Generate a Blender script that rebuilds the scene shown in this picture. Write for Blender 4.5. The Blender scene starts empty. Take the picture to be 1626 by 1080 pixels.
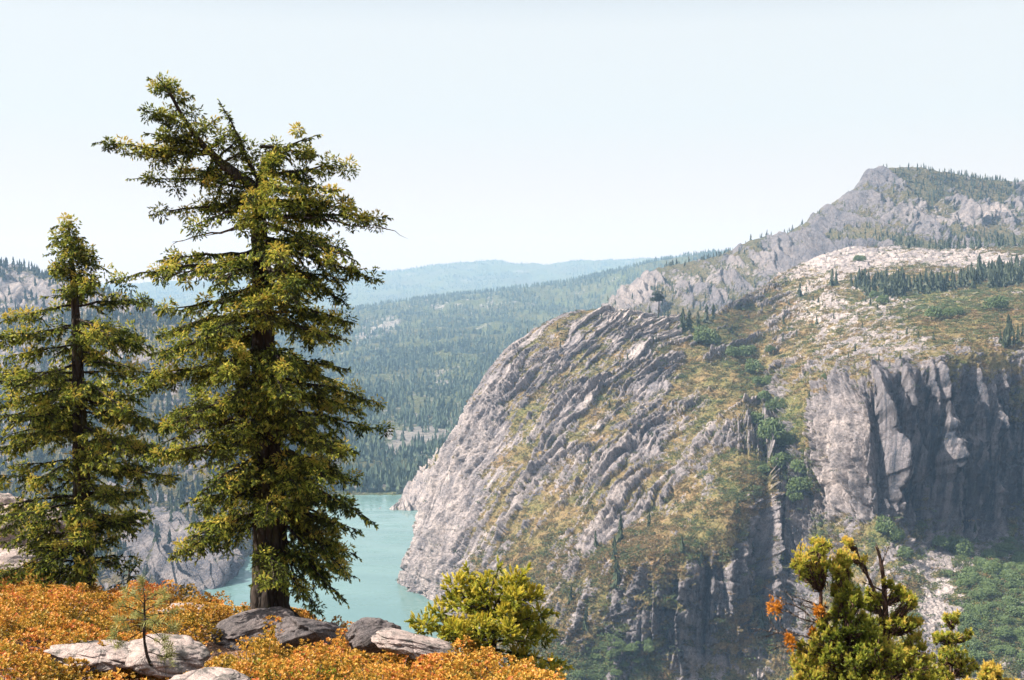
import bpy, math, time
import numpy as np
R = math.radians
T0 = time.time()
W, H, F = 1626.0, 1080.0, 1963.0
PITCH = math.atan((540 - 430) / F)
SC = bpy.context.scene
COL = SC.collection

# ------------------------------------------------------------------ camera
cam = bpy.data.cameras.new('camera')
cam.sensor_width = 36; cam.lens = 36 * F / W
cam.clip_start = 0.1; cam.clip_end = 60000
co = bpy.data.objects.new('camera', cam); COL.objects.link(co)
co.location = (0, 0, 0); co.rotation_euler = (math.pi / 2 - PITCH, 0, 0)
SC.camera = co

# ------------------------------------------------------------------ light
SUN_AZ, SUN_EL = -91.0, 44.0            # azimuth from the view direction (+Y), negative = left
w = bpy.data.worlds.new('World'); SC.world = w; w.use_nodes = True
nt = w.node_tree; nt.nodes.clear()
sky = nt.nodes.new('ShaderNodeTexSky'); sky.sky_type = 'NISHITA'; sky.sun_disc = False
sky.sun_elevation = R(SUN_EL); sky.sun_rotation = R(SUN_AZ)
sky.altitude = 0; sky.air_density = 1.0; sky.dust_density = 2.2; sky.ozone_density = 1.0
bg = nt.nodes.new('ShaderNodeBackground'); bg.inputs['Strength'].default_value = 0.055
wo = nt.nodes.new('ShaderNodeOutputWorld')
tcw = nt.nodes.new('ShaderNodeTexCoord'); sxyz = nt.nodes.new('ShaderNodeSeparateXYZ'); nt.links.new(tcw.outputs['Generated'], sxyz.inputs[0])
rmp = nt.nodes.new('ShaderNodeValToRGB'); nt.links.new(sxyz.outputs['Z'], rmp.inputs[0])
for e_, (p_, c_) in zip([rmp.color_ramp.elements[0], rmp.color_ramp.elements[1], rmp.color_ramp.elements.new(.1), rmp.color_ramp.elements.new(.1)], ((0, 1.0), (.5, 0), (.19, .86), (.30, .12))): e_.position = p_; e_.color = (c_, c_, c_, 1)
wm = nt.nodes.new('ShaderNodeMix'); wm.data_type = 'RGBA'; nt.links.new(rmp.outputs[0], wm.inputs[0]); nt.links.new(sky.outputs[0], wm.inputs[6]); rm2 = nt.nodes.new('ShaderNodeValToRGB'); nt.links.new(sxyz.outputs['Z'], rm2.inputs[0])
for e_, (p_, c_) in zip([rm2.color_ramp.elements[0], rm2.color_ramp.elements[1], rm2.color_ramp.elements.new(.05), rm2.color_ramp.elements.new(.12)], ((0, (.63, .50, .45)), (.24, (.49, .645, .70)), (.05, (.66, .61, .59)), (.12, (.625, .655, .66)))): e_.position = p_; e_.color = (*c_, 1)
vs = nt.nodes.new('ShaderNodeVectorMath'); vs.operation = 'SCALE'; vs.inputs['Scale'].default_value = 9.6; nt.links.new(rm2.outputs[0], vs.inputs[0]); nt.links.new(vs.outputs[0], wm.inputs[7])
nt.links.new(wm.outputs[2], bg.inputs[0]); nt.links.new(bg.outputs[0], wo.inputs[0])
sl = bpy.data.lights.new('sun', 'SUN'); sl.energy = 5.0; sl.angle = R(0.5); sl.color = (1.0, 0.94, 0.85)
so = bpy.data.objects.new('sun', sl); COL.objects.link(so)
from mathutils import Vector
sd = Vector((math.sin(R(SUN_AZ)) * math.cos(R(SUN_EL)), math.cos(R(SUN_AZ)) * math.cos(R(SUN_EL)), math.sin(R(SUN_EL))))
so.rotation_euler = sd.to_track_quat('Z', 'Y').to_euler(); so.location = (-30, 10, 40)
SC.view_settings.view_transform = 'Standard'; SC.view_settings.look = 'None'
SC.view_settings.gamma = 1; SC.view_settings.exposure = 1.4
SC.cycles.use_denoising = True
SC.cycles.max_bounces = 5; SC.cycles.diffuse_bounces = 1; SC.cycles.glossy_bounces = 2
SC.cycles.transmission_bounces = 2; SC.cycles.volume_bounces = 0; SC.cycles.transparent_max_bounces = 4
SC.cycles.sample_clamp_indirect = 6

# ------------------------------------------------------------------ maths helpers
def at(px, py, Y):
    dx = (px - W / 2) / F; dy = -(py - H / 2) / F
    cp, sp = math.cos(PITCH), math.sin(PITCH)
    wy = cp + dy * sp; wz = -sp + dy * cp; s = Y / wy
    return np.array([dx * s, Y, wz * s])
def project(P):
    cp, sp = math.cos(PITCH), math.sin(PITCH)
    d = P[..., 1] * cp - P[..., 2] * sp; u = P[..., 1] * sp + P[..., 2] * cp
    d = np.where(d < 0.01, 0.01, d)
    return W / 2 + F * P[..., 0] / d, H / 2 - F * u / d
def sstep(a, b, x):
    t = np.clip((x - a) / (b - a), 0, 1); return t * t * (3 - 2 * t)
def _hash(ix, iy, iz, s):
    n = (ix.astype(np.uint32) * np.uint32(374761393) + iy.astype(np.uint32) * np.uint32(668265263)
         + iz.astype(np.uint32) * np.uint32(2246822519) + np.uint32((s * 3266489917) & 0xffffffff))
    n = (n ^ (n >> np.uint32(13))) * np.uint32(1274126177)
    n = (n ^ (n >> np.uint32(16))) * np.uint32(2654435761)
    return n ^ (n >> np.uint32(15))
def noise2(x, y, s=0):
    x = np.asarray(x, np.float32); y = np.asarray(y, np.float32)
    x0 = np.floor(x); y0 = np.floor(y); fx = x - x0; fy = y - y0
    ix = x0.astype(np.int32); iy = y0.astype(np.int32); z = np.zeros_like(ix)
    u = fx * fx * fx * (fx * (fx * 6 - 15) + 10); v = fy * fy * fy * (fy * (fy * 6 - 15) + 10)
    def g(i, j):
        h = _hash(ix + i, iy + j, z, s); a = (h & np.uint32(0xffff)).astype(np.float32) * (2 * math.pi / 65536)
        return np.cos(a) * (fx - i) + np.sin(a) * (fy - j)
    a = g(0, 0); b = g(1, 0); c = g(0, 1); d = g(1, 1)
    return (a + (b - a) * u + (c - a) * v + (a - b - c + d) * u * v) * 1.5
def fbm2(x, y, o=4, s=0, gain=0.5, lac=2.1):
    r = 0; a = 1; t = 0
    for i in range(o):
        r = r + a * noise2(x, y, s + i * 17); t += a; a *= gain; x = x * lac + 3.1; y = y * lac + 7.7
    return r / t * 1.3
def ridge2(x, y, o=4, s=0, gain=0.55, lac=2.1):
    r = 0; a = 1; t = 0
    for i in range(o):
        r = r + a * (1 - 2 * np.abs(noise2(x, y, s + i * 17))); t += a; a *= gain; x = x * lac + 3.1; y = y * lac + 7.7
    return r / t
def worley2(x, y, s=0, jit=0.9):
    x = np.asarray(x, np.float32); y = np.asarray(y, np.float32)
    ix = np.floor(x).astype(np.int32); iy = np.floor(y).astype(np.int32); z = np.zeros_like(ix)
    f1 = np.full(x.shape, 9, np.float32); f2 = f1.copy(); dx = np.zeros_like(x); dy = np.zeros_like(x)
    r1 = np.zeros_like(x); r2 = np.zeros_like(x)
    for i in (-1, 0, 1):
        for j in (-1, 0, 1):
            h = _hash(ix + i, iy + j, z, s)
            ax = (h & np.uint32(1023)).astype(np.float32) / 1023; ay = ((h >> np.uint32(10)) & np.uint32(1023)).astype(np.float32) / 1023
            cx = ix + i + 0.5 + (ax - 0.5) * jit; cy = iy + j + 0.5 + (ay - 0.5) * jit
            d = np.sqrt((x - cx) ** 2 + (y - cy) ** 2); m = d < f1
            f2 = np.where(m, f1, np.minimum(f2, d)); f1 = np.where(m, d, f1)
            dx = np.where(m, x - cx, dx); dy = np.where(m, y - cy, dy)
            q = _hash(ix + i, iy + j, z, s + 91)
            r1 = np.where(m, (q & np.uint32(4095)).astype(np.float32) / 4095, r1)
            r2 = np.where(m, ((q >> np.uint32(12)) & np.uint32(4095)).astype(np.float32) / 4095, r2)
    return f1, f2, dx, dy, r1, r2
def pch(G, t):
    G = np.asarray(G, float); n = len(G)
    d = np.diff(G, axis=0); m = np.zeros_like(G)
    if n > 2:
        a, b = d[:-1], d[1:]; s = a * b > 0
        m[1:-1] = np.where(s, 2 * a * b / np.where(s, a + b, 1), 0)
    m[0] = d[0]; m[-1] = d[-1]
    i = np.clip(np.floor(t).astype(int), 0, n - 2); f = (t - i).reshape((-1,) + (1,) * (G.ndim - 1))
    f2, f3 = f * f, f * f * f
    return (2 * f3 - 3 * f2 + 1) * G[i] + (f3 - 2 * f2 + f) * m[i] + (-2 * f3 + 3 * f2) * G[i + 1] + (f3 - f2) * m[i + 1]
def fnormals(P):
    du = np.gradient(P, axis=1); dv = np.gradient(P, axis=0)
    N = np.cross(du, dv); return N / (np.linalg.norm(N, axis=-1, keepdims=True) + 1e-9)
def params(G, n, axis, hide=()):
    """sample positions along one axis of a control net, dense where it covers more of the view"""
    A = np.moveaxis(G, axis, 0); d = np.linalg.norm(np.diff(A, axis=0), axis=-1)
    wgt = d / np.maximum(np.linalg.norm(A[1:] + A[:-1], axis=-1) / 2, 1)
    L = np.array([np.percentile(k, 70) for k in wgt.reshape(len(d), -1)])
    for h in hide: L[h] *= 0.12
    c = np.concatenate([[0], np.cumsum(L)]); s = np.linspace(0, c[-1], n)
    return np.interp(s, c, np.arange(len(c)))
def sheet_grid(G, nu, nv, hide_rows=(), hide_cols=()):
    G = np.array(G, float); tv = params(G, nv, 0, hide_rows); tu = params(G, nu, 1, hide_cols)
    A = pch(G, tv); B = pch(np.moveaxis(A, 1, 0), tu); return np.moveaxis(B, 0, 1), tu, tv
def blobs(px, py, lst, base):
    """lay soft patches (centre, radii, angle, value, weight) over a base value"""
    v = np.full(px.shape, float(base))
    for cx, cy, rx, ry, ang, val in lst:
        a = R(ang); x = (px - cx) * math.cos(a) + (py - cy) * math.sin(a); y = -(px - cx) * math.sin(a) + (py - cy) * math.cos(a)
        k = np.exp(-((x / rx) ** 2 + (y / ry) ** 2) ** 1.5); v = v * (1 - k) + val * k
    return v

# ------------------------------------------------------------------ mesh helpers
def link_mesh(name, V, faces, mat=None, parent=None, attrs=None, smooth=False, loc=None, sharp=None):
    me = bpy.data.meshes.new(name); V = np.asarray(V, np.float32)
    me.vertices.add(len(V)); me.vertices.foreach_set('co', V.ravel())
    loops = np.concatenate([f.ravel() for f in faces]).astype(np.int32)
    tot = np.concatenate([np.full(len(f), f.shape[1]) for f in faces]).astype(np.int32)
    st = np.concatenate([[0], np.cumsum(tot)[:-1]]).astype(np.int32)
    me.loops.add(len(loops)); me.loops.foreach_set('vertex_index', loops)
    me.polygons.add(len(tot)); me.polygons.foreach_set('loop_start', st); me.polygons.foreach_set('loop_total', tot)
    me.polygons.foreach_set('use_smooth', np.full(len(tot), bool(smooth)))
    for k, a in (attrs or {}).items():
        at_ = me.attributes.new(k, 'FLOAT', 'POINT'); at_.data.foreach_set('value', np.asarray(a, np.float32).ravel())
    me.update(calc_edges=True)
    if mat: me.materials.append(mat)
    o = bpy.data.objects.new(name, me); COL.objects.link(o)
    if parent: o.parent = parent
    if loc is not None: o.location = loc
    return o
def grid_faces(nv, nu):
    i = np.arange(nv * nu).reshape(nv, nu)
    return np.stack([i[:-1, :-1], i[:-1, 1:], i[1:, 1:], i[1:, :-1]], -1).reshape(-1, 4)
class MB:
    def __init__(s): s.V = []; s.F3 = []; s.F4 = []; s.T = []; s.n = 0
    def add(s, V, F3=None, F4=None, tint=0.5):
        V = np.asarray(V, float); s.V.append(V)
        if F3 is not None and len(F3): s.F3.append(np.asarray(F3) + s.n)
        if F4 is not None and len(F4): s.F4.append(np.asarray(F4) + s.n)
        s.T.append(np.broadcast_to(np.asarray(tint, float), (len(V),))); s.n += len(V)
    def stamp(s, tpl, pos, M, tint):
        """copies of a template (V, F3, tint offsets) at pos (n,3) with matrices M (n,3,3)"""
        V0, F0, t0 = tpl; n = len(pos); m = len(V0)
        V = np.einsum('nij,mj->nmi', M, V0) + np.asarray(pos)[:, None, :]
        Fc = (np.arange(n) * m)[:, None, None] + F0[None]
        s.add(V.reshape(-1, 3), F3=Fc.reshape(-1, 3), tint=(np.asarray(tint)[:, None] + t0[None]).reshape(-1))
    def tube(s, pts, rad, sides=6, tint=0.5, rough=0, rng=None):
        pts = np.asarray(pts, float); n = len(pts); rad = np.broadcast_to(rad, (n,))
        t = np.gradient(pts, axis=0); t /= np.linalg.norm(t, axis=1, keepdims=True) + 1e-9
        up = np.array([0.3, 0.9, 0.1]) if abs(t[0][2]) > 0.7 else np.array([0, 0, 1.0])
        a = np.cross(t, up); a /= np.linalg.norm(a, axis=1, keepdims=True) + 1e-9; b = np.cross(a, t)
        th = np.arange(sides) / sides * 2 * math.pi
        rr = rad[:, None] * np.ones(sides)
        if rough: rr = rr * (1 + rough * rng.normal(size=rr.shape))
        V = pts[:, None] + rr[..., None] * (np.cos(th)[None, :, None] * a[:, None] + np.sin(th)[None, :, None] * b[:, None])
        i = np.arange(n * sides).reshape(n, sides); j = np.roll(i, -1, 1)
        Fq = np.stack([i[:-1], j[:-1], j[1:], i[1:]], -1).reshape(-1, 4)
        V = np.concatenate([V.reshape(-1, 3), pts[-1:] + t[-1:] * rad[-1]])
        tip = np.stack([i[-1], j[-1], np.full(sides, n * sides)], -1)
        s.add(V, F3=tip, F4=Fq, tint=tint)
    def build(s, name, mat, parent=None, smooth=False, loc=None):
        fs = []
        if s.F3: fs.append(np.concatenate(s.F3))
        if s.F4: fs.append(np.concatenate(s.F4))
        return link_mesh(name, np.concatenate(s.V), fs, mat, parent, {'tint': np.concatenate(s.T)}, smooth, loc)
def tag(o, label, cat, group=None, kind=None):
    o['label'] = label
    if cat: o['category'] = cat
    if group: o['group'] = group
    if kind: o['kind'] = kind
    return o
def structure(o, label=None):
    o['kind'] = 'structure'
    if label: o['label'] = label
    return o
def empty(name, loc):
    o = bpy.data.objects.new(name, None); o.empty_display_size = 0.2; COL.objects.link(o); o.location = loc; return o
def rotmats(rng, n, scale, tilt=0.06):
    """upright random spins with a scale (n,) or (n,3)"""
    a = rng.uniform(0, 2 * math.pi, n); c, s = np.cos(a), np.sin(a); M = np.zeros((n, 3, 3))
    M[:, 0, 0] = c; M[:, 0, 1] = -s; M[:, 1, 0] = s; M[:, 1, 1] = c; M[:, 2, 2] = 1
    M[:, 0, 2] = rng.normal(0, tilt, n); M[:, 1, 2] = rng.normal(0, tilt, n)
    sc = np.asarray(scale, float); sc = sc[:, None] if sc.ndim == 1 else sc
    return M * sc[:, None, :]
def dirmats(D, size, rng):
    """matrices whose x axis runs along D (n,3)"""
    D = D / (np.linalg.norm(D, axis=1, keepdims=True) + 1e-9); r = rng.normal(size=D.shape)
    a = np.cross(D, r); a /= np.linalg.norm(a, axis=1, keepdims=True) + 1e-9; b = np.cross(D, a)
    return np.stack([D, a, b], -1) * np.asarray(size)[:, None, None]

# ------------------------------------------------------------------ materials
class NT:
    def __init__(s, name):
        s.m = bpy.data.materials.new(name); s.m.use_nodes = True; s.t = s.m.node_tree; s.t.nodes.clear()
        s.out = s.n('ShaderNodeOutputMaterial')
    def n(s, typ, **kw):
        nd = s.t.nodes.new(typ)
        for k, v in kw.items(): setattr(nd, k, v)
        return nd
    def l(s, a, b): s.t.links.new(a, b)
    def set(s, inp, v):
        if hasattr(v, 'is_linked') or isinstance(v, bpy.types.NodeSocket): s.l(v, inp)
        else: inp.default_value = v
    def attr(s, name): return s.n('ShaderNodeAttribute', attribute_name=name).outputs['Fac']
    def noise(s, scale, detail=5, rough=0.6, stretch=None, dist=0.0, obj=True):
        tc = s.n('ShaderNodeTexCoord'); mp = s.n('ShaderNodeMapping'); s.l(tc.outputs['Object'], mp.inputs[0])
        if stretch: mp.inputs['Scale'].default_value = stretch
        nz = s.n('ShaderNodeTexNoise'); s.l(mp.outputs[0], nz.inputs['Vector'])
        nz.inputs['Scale'].default_value = scale; nz.inputs['Detail'].default_value = detail
        nz.inputs['Roughness'].default_value = rough; nz.inputs['Distortion'].default_value = dist
        return nz.outputs['Fac']
    def voro(s, scale, feature='F1', stretch=None):
        tc = s.n('ShaderNodeTexCoord'); mp = s.n('ShaderNodeMapping'); s.l(tc.outputs['Object'], mp.inputs[0])
        if stretch: mp.inputs['Scale'].default_value = stretch
        v = s.n('ShaderNodeTexVoronoi', feature=feature); s.l(mp.outputs[0], v.inputs['Vector']); v.inputs['Scale'].default_value = scale
        return v.outputs['Distance']
    def ramp(s, fac, stops):
        r = s.n('ShaderNodeValToRGB'); s.l(fac, r.inputs[0]); e = r.color_ramp.elements
        while len(e) < len(stops): e.new(0.5)
        for k, (p, c) in enumerate(stops):
            e[k].position = p; e[k].color = (c, c, c, 1) if not hasattr(c, '__len__') else (*c, 1)
        return r.outputs[0]
    def mix(s, f, a, b, mode='MIX'):
        m = s.n('ShaderNodeMix', data_type='RGBA', blend_type=mode); s.set(m.inputs[0], f)
        for i, v in ((6, a), (7, b)):
            if isinstance(v, (tuple, list)): m.inputs[i].default_value = (*v[:3], 1)
            else: s.l(v, m.inputs[i])
        return m.outputs[2]
    def math(s, op, a, b=0.0, c=None, clamp=False):
        m = s.n('ShaderNodeMath', operation=op, use_clamp=clamp); s.set(m.inputs[0], a); s.set(m.inputs[1], b)
        if c is not None: s.set(m.inputs[2], c)
        return m.outputs[0]
    def bump(s, h, strength=0.5, dist=0.1):
        b = s.n('ShaderNodeBump'); b.inputs['Strength'].default_value = strength; b.inputs['Distance'].default_value = dist
        s.l(h, b.inputs['Height']); return b.outputs[0]
    def bsdf(s, color, rough=0.9, normal=None, spec=0.2):
        b = s.n('ShaderNodeBsdfPrincipled'); b.inputs['Roughness'].default_value = rough
        b.inputs['Specular IOR Level'].default_value = spec
        if isinstance(color, (tuple, list)): b.inputs['Base Color'].default_value = (*color, 1)
        else: s.l(color, b.inputs['Base Color'])
        if normal: s.l(normal, b.inputs['Normal'])
        return b
    def done(s, sh): s.l(sh, s.out.inputs[0]); return s.m

def terrain_mat(name, rock, veg, sc=1.0, sand=False, bdist=1.2):
    """attributes: rock (1 bare rock), tone (0..1 dark to pale rock, partly painted cliff light and shade), green (0 rust scrub .. 1 green)"""
    m = NT(name)
    n1 = m.noise(0.012 / sc, 6, 0.65); n2 = m.noise(0.11 / sc, 6, 0.7); n3 = m.noise(0.45 / sc, 5, 0.7)
    streak = m.noise(0.09 / sc, 5, 0.65, (1, 1, 0.18))
    a = m.mix(m.ramp(n2, [(0.38, 0), (0.62, 1)]), rock[0], rock[1])
    a = m.mix(m.attr('tone'), a, rock[2])
    a = m.mix(m.math('ADD', m.ramp(streak, [(0.48, 0), (0.64, 0.6)]), m.math('MULTIPLY', m.attr('stain_shade'), m.ramp(streak, [(0.3, .55), (0.5, 1)])), None, True), a, rock[3])  # blue-black streaks; on the cliffs it also paints in shade
    vst = m.noise(0.16 / sc, 4, .6, (1, 1, .05)); a = m.mix(m.math('MULTIPLY', m.ramp(vst, [(.47, 0), (.57, .9)]), m.attr('stain_shade')), a, rock[1])  # pale upright streaks paint sunlit ribs onto the dark cliff
    a = m.mix(m.ramp(n3, [(0.36, 0.65), (0.56, 0)]), a, (0.05, 0.05, 0.05))
    a = m.mix(m.math('MULTIPLY', m.ramp(m.noise(1.6 / sc, 3, .7), [(0.5, 0), (0.66, 0.5)]), m.math('SUBTRACT', 1.0, m.attr('stain_shade'))), a, rock[2])
    v = m.mix(m.ramp(n2, [(0.4, 0), (0.6, 1)]), veg[0], veg[1])
    v = m.mix(m.attr('green'), v, m.mix(m.ramp(n3, [(0.35, 0), (0.65, 1)]), veg[2], veg[3]))
    v = m.mix(m.ramp(n3, [(0.36, 0.75), (0.52, 0)]), v, (0.03, 0.034, 0.014))
    v = m.mix(m.ramp(m.noise(.9 / sc, 3, .7), [(0.52, 0), (0.66, 0.5)]), v, (0.29, 0.21, 0.12))
    rk = m.math('ADD', m.attr('rock'), m.math('MULTIPLY', m.math('SUBTRACT', n3, 0.5), 1.3))
    c = m.mix(m.ramp(rk, [(0.42, 0), (0.58, 1)]), v, a)
    h = m.math('ADD', m.math('MULTIPLY', n3, 0.6), m.math('MULTIPLY', n2, 1.0))
    nb = m.bump(h, 1.0, bdist * sc * 3.2)
    return m.done(m.bsdf(c, 0.95, nb, 0.1).outputs[0])

def leaf_mat(name, stops, trans=0.35, rough=0.55):
    m = NT(name); c = m.ramp(m.attr('tint'), stops)
    nz = m.noise(1.3, 3, 0.6)
    c = m.mix(m.ramp(nz, [(0.4, 0.0), (0.8, 0.15)]), c, stops[-1][1] if hasattr(stops[-1][1], '__len__') else (0.1, 0.1, 0.02))
    b = m.bsdf(c, rough, None, 0.25)
    t = m.n('ShaderNodeBsdfTranslucent'); m.l(c, t.inputs[0])
    mx = m.n('ShaderNodeMixShader'); mx.inputs[0].default_value = trans
    m.l(b.outputs[0], mx.inputs[1]); m.l(t.outputs[0], mx.inputs[2]); return m.done(mx.outputs[0])
def bark_mat(name, c1, c2, c3, scale=9):
    m = NT(name)
    v = m.voro(scale, 'DISTANCE_TO_EDGE', (1, 1, 0.3)); n = m.noise(scale * 1.5, 6, 0.7, (1, 1, 0.35)); n2 = m.noise(2.2, 4, 0.6)
    c = m.mix(n, c1, c2); c = m.mix(m.ramp(n2, [(0.5, 0), (0.66, 0.8)]), c, c3)
    c = m.mix(m.ramp(v, [(0.0, 0.8), (0.12, 0)]), c, (0.012, 0.01, 0.008))
    h = m.math('ADD', m.ramp(v, [(0, 0), (0.25, 1)]), m.math('MULTIPLY', n, 0.8))
    return m.done(m.bsdf(c, 0.9, m.bump(h, 1.0, 0.05), 0.15).outputs[0])

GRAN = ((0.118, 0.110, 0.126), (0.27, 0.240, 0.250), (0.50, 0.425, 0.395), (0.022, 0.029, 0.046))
SCRUB = ((0.18, 0.130, 0.055), (0.29, 0.19, 0.10), (0.085, 0.105, 0.032), (0.175, 0.165, 0.058))
M_near = terrain_mat('granite_and_scrub', GRAN, SCRUB, 1.0)
M_peak = terrain_mat('peak_granite', ((0.055, 0.058, 0.078), (0.13, 0.120, 0.132), (0.36, 0.305, 0.285), (0.022, 0.029, 0.048)), ((0.085, 0.078, 0.038), (0.12, 0.092, 0.05), (0.04, 0.052, 0.022), (0.07, 0.074, 0.032)), 2.0)
M_for = terrain_mat('forest_floor', ((0.13, 0.125, 0.12), (0.20, 0.185, 0.17), (0.30, 0.27, 0.245), (0.08, 0.08, 0.08)),
                    ((0.05, 0.065, 0.03), (0.085, 0.085, 0.045), (0.05, 0.075, 0.025), (0.09, 0.12, 0.045)), 3.0)
M_con = leaf_mat('conifer_needles', [(0, (0.012, 0.022, 0.010)), (0.5, (0.026, 0.038, 0.014)), (1, (0.055, 0.062, 0.022))], 0.1)
M_cfar = leaf_mat('far_conifer_needles', [(0, (.038, .066, .050)), (.5, (.062, .095, .066)), (1, (.11, .14, .085))], .1)  # paler and bluer than the near needles: haze put into the colour
M_bush = leaf_mat('shrub_leaves', [(0, (0.19, 0.115, 0.05)), (0.3, (0.125, 0.10, 0.035)), (0.55, (0.042, 0.055, 0.018)), (1, (0.085, 0.12, 0.038))], 0.15)
M_gbush = leaf_mat('green_shrub_leaves', [(0, (0.045, 0.07, 0.026)), (0.5, (0.085, 0.125, 0.042)), (1, (0.15, 0.19, 0.07))], 0.15)

SHEETS = {}
def make_sheet(name, G, nu, nv, disp, mat, label, rockf, hide_rows=(), hide_cols=(), flip=False):
    P, tu, tv = sheet_grid(G, nu, nv, hide_rows, hide_cols)
    N = fnormals(P)
    if flip: N = -N
    px, py = project(P)
    at_ = rockf(P, N, px, py)
    d, at_ = disp(P, N, px, py, at_)
    P2 = P + (d if d.ndim == 3 else N * d[..., None])
    N2 = fnormals(P2)
    if flip: N2 = -N2
    o = link_mesh(name, P2.reshape(-1, 3), [grid_faces(nv, nu)], mat, None, at_, True)
    structure(o, label)
    px, py = project(P2)
    S = dict(P=P2, N=N2, px=px, py=py, a=at_, tu=tu, tv=tv, tvg=np.broadcast_to(tv[:, None], px.shape))
    ax = np.linalg.norm(np.cross(np.gradient(P2, axis=1), np.gradient(P2, axis=0)), axis=-1); S['area'] = ax
    SHEETS[name] = S; print('sheet', name, round(time.time() - T0, 1)); return S
def pick(S, px, py, rows=None):
    d = (S['px'] - px) ** 2 + (S['py'] - py) ** 2
    if rows is not None: d = np.where((S['tvg'] >= rows[0]) & (S['tvg'] <= rows[1]), d, 1e9)
    i = np.unravel_index(np.argmin(d), d.shape); return S['P'][i]
def scatter(S, n, wgt, rng):
    p = (wgt * S['area']).ravel(); p = p / p.sum(); i = rng.choice(len(p), n, p=p)
    return S['P'].reshape(-1, 3)[i] + rng.uniform(-.6, .6, (n, 3)) * [1, 1, 0] * np.sqrt(S['area']).ravel()[i][:, None] * np.array([1.3, .8, 0]), i

def slabs(a, b, sa, sb, amp, seed, saw=0.8):
    """leaning blocks: each cell rises towards +a and breaks off there"""
    f1, f2, dx, dy, r1, r2 = worley2(a / sa, b / sb, seed)
    h = (r1 - 0.5) * 1.0 + saw * dx * (0.6 + r2) + (r2 - 0.5) * 0.8 * dy
    crack = 1 - sstep(0.0, 0.10, f2 - f1)
    return amp * (h - 0.35 * crack), r1

# ------------------------------------------------------------------ near mountain: dome, gully, cliff, plateau
def net(cols):
    return np.array([[at(*p) for p in c] for c in cols]).transpose(1, 0, 2)
# every column from its foot to its back: 12 points
A = [
 [(720,990,1260),(716,955,1270),(712,925,1275),(720,840,1290),(738,760,1300),(752,700,1310),(778,640,1320),(812,580,1335),(850,540,1350),(890,512,1370),(900,540,1450),(900,740,1600)],
 [(655,985,1165),(652,955,1172),(650,925,1180),(667,840,1195),(694,750,1215),(722,685,1235),(752,622,1258),(790,573,1280),(830,538,1305),(868,514,1330),(870,540,1420),(880,740,1560)],
 [(704,1005,1068),(703,985,1075),(706,940,1085),(722,860,1108),(745,775,1140),(776,700,1175),(808,635,1208),(840,585,1240),(868,545,1270),(892,502,1318),(905,530,1420),(920,740,1560)],
 [(790,1150,860),(792,1060,890),(800,975,955),(818,870,1005),(848,785,1052),(880,705,1105),(905,640,1155),(926,585,1205),(940,540,1255),(948,492,1310),(955,525,1420),(960,740,1600)],
 [(920,1260,740),(920,1070,880),(920,985,904),(928,890,930),(952,810,985),(975,735,1040),(990,670,1098),(1003,607,1160),(1010,550,1225),(1010,496,1310),(1015,530,1430),(1020,740,1650)],
 [(1040,1330,700),(1040,1110,862),(1040,1000,878),(1042,890,885),(1060,812,945),(1072,742,1000),(1080,675,1065),(1084,612,1135),(1080,555,1215),(1072,508,1310),(1080,530,1450),(1090,740,1700)],
 [(1140,1360,680),(1145,1130,850),(1150,1010,866),(1150,880,880),(1158,805,900),(1164,735,960),(1164,670,1030),(1158,605,1120),(1148,545,1230),(1138,500,1350),(1150,520,1500),(1160,740,1800)],
 [(1250,1380,650),(1255,1130,830),(1252,985,872),(1240,860,912),(1242,785,940),(1238,712,980),(1222,640,1070),(1205,580,1170),(1195,520,1320),(1205,462,1540),(1220,480,1700),(1240,740,2000)],
 [(1370,1380,560),(1365,1130,720),(1345,980,800),(1310,870,880),(1296,780,925),(1287,695,955),(1286,632,1000),(1272,560,1150),(1268,500,1350),(1285,415,1720),(1290,440,1900),(1300,740,2300)],
 [(1470,1380,560),(1460,1130,650),(1440,990,730),(1412,890,820),(1402,828,862),(1392,722,885),(1372,624,915),(1372,545,1085),(1380,480,1340),(1400,392,1800),(1405,425,2000),(1410,740,2400)],
 [(1560,1380,570),(1550,1130,660),(1530,1000,740),(1505,915,820),(1487,862,880),(1484,720,905),(1488,576,935),(1485,520,1080),(1485,465,1350),(1500,397,1800),(1500,425,2000),(1500,740,2400)],
 [(1680,1380,590),(1660,1130,680),(1640,1000,760),(1620,905,850),(1602,862,925),(1600,715,945),(1602,556,975),(1600,508,1090),(1600,455,1350),(1605,392,1850),(1610,420,2050),(1610,740,2400)],
 [(1800,1380,600),(1780,1130,700),(1760,1000,790),(1740,900,880),(1730,850,955),(1725,705,975),(1730,545,1000),(1730,500,1120),(1730,450,1380),(1740,388,1900),(1745,420,2100),(1750,740,2500)],
 [(2050,1380,620),(2030,1130,730),(2000,1000,820),(1980,900,900),(1970,850,990),(1960,700,1010),(1960,540,1050),(1960,490,1160),(1960,440,1420),(1970,380,1950),(1970,420,2150),(1980,740,2500)],
]
GA = net(A)
bot = GA[0:1].copy(); bot[..., 2] = -312; bot[..., 1] -= 30
GA = np.concatenate([bot, GA]); GA[-1, :, 2] = -312
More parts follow.
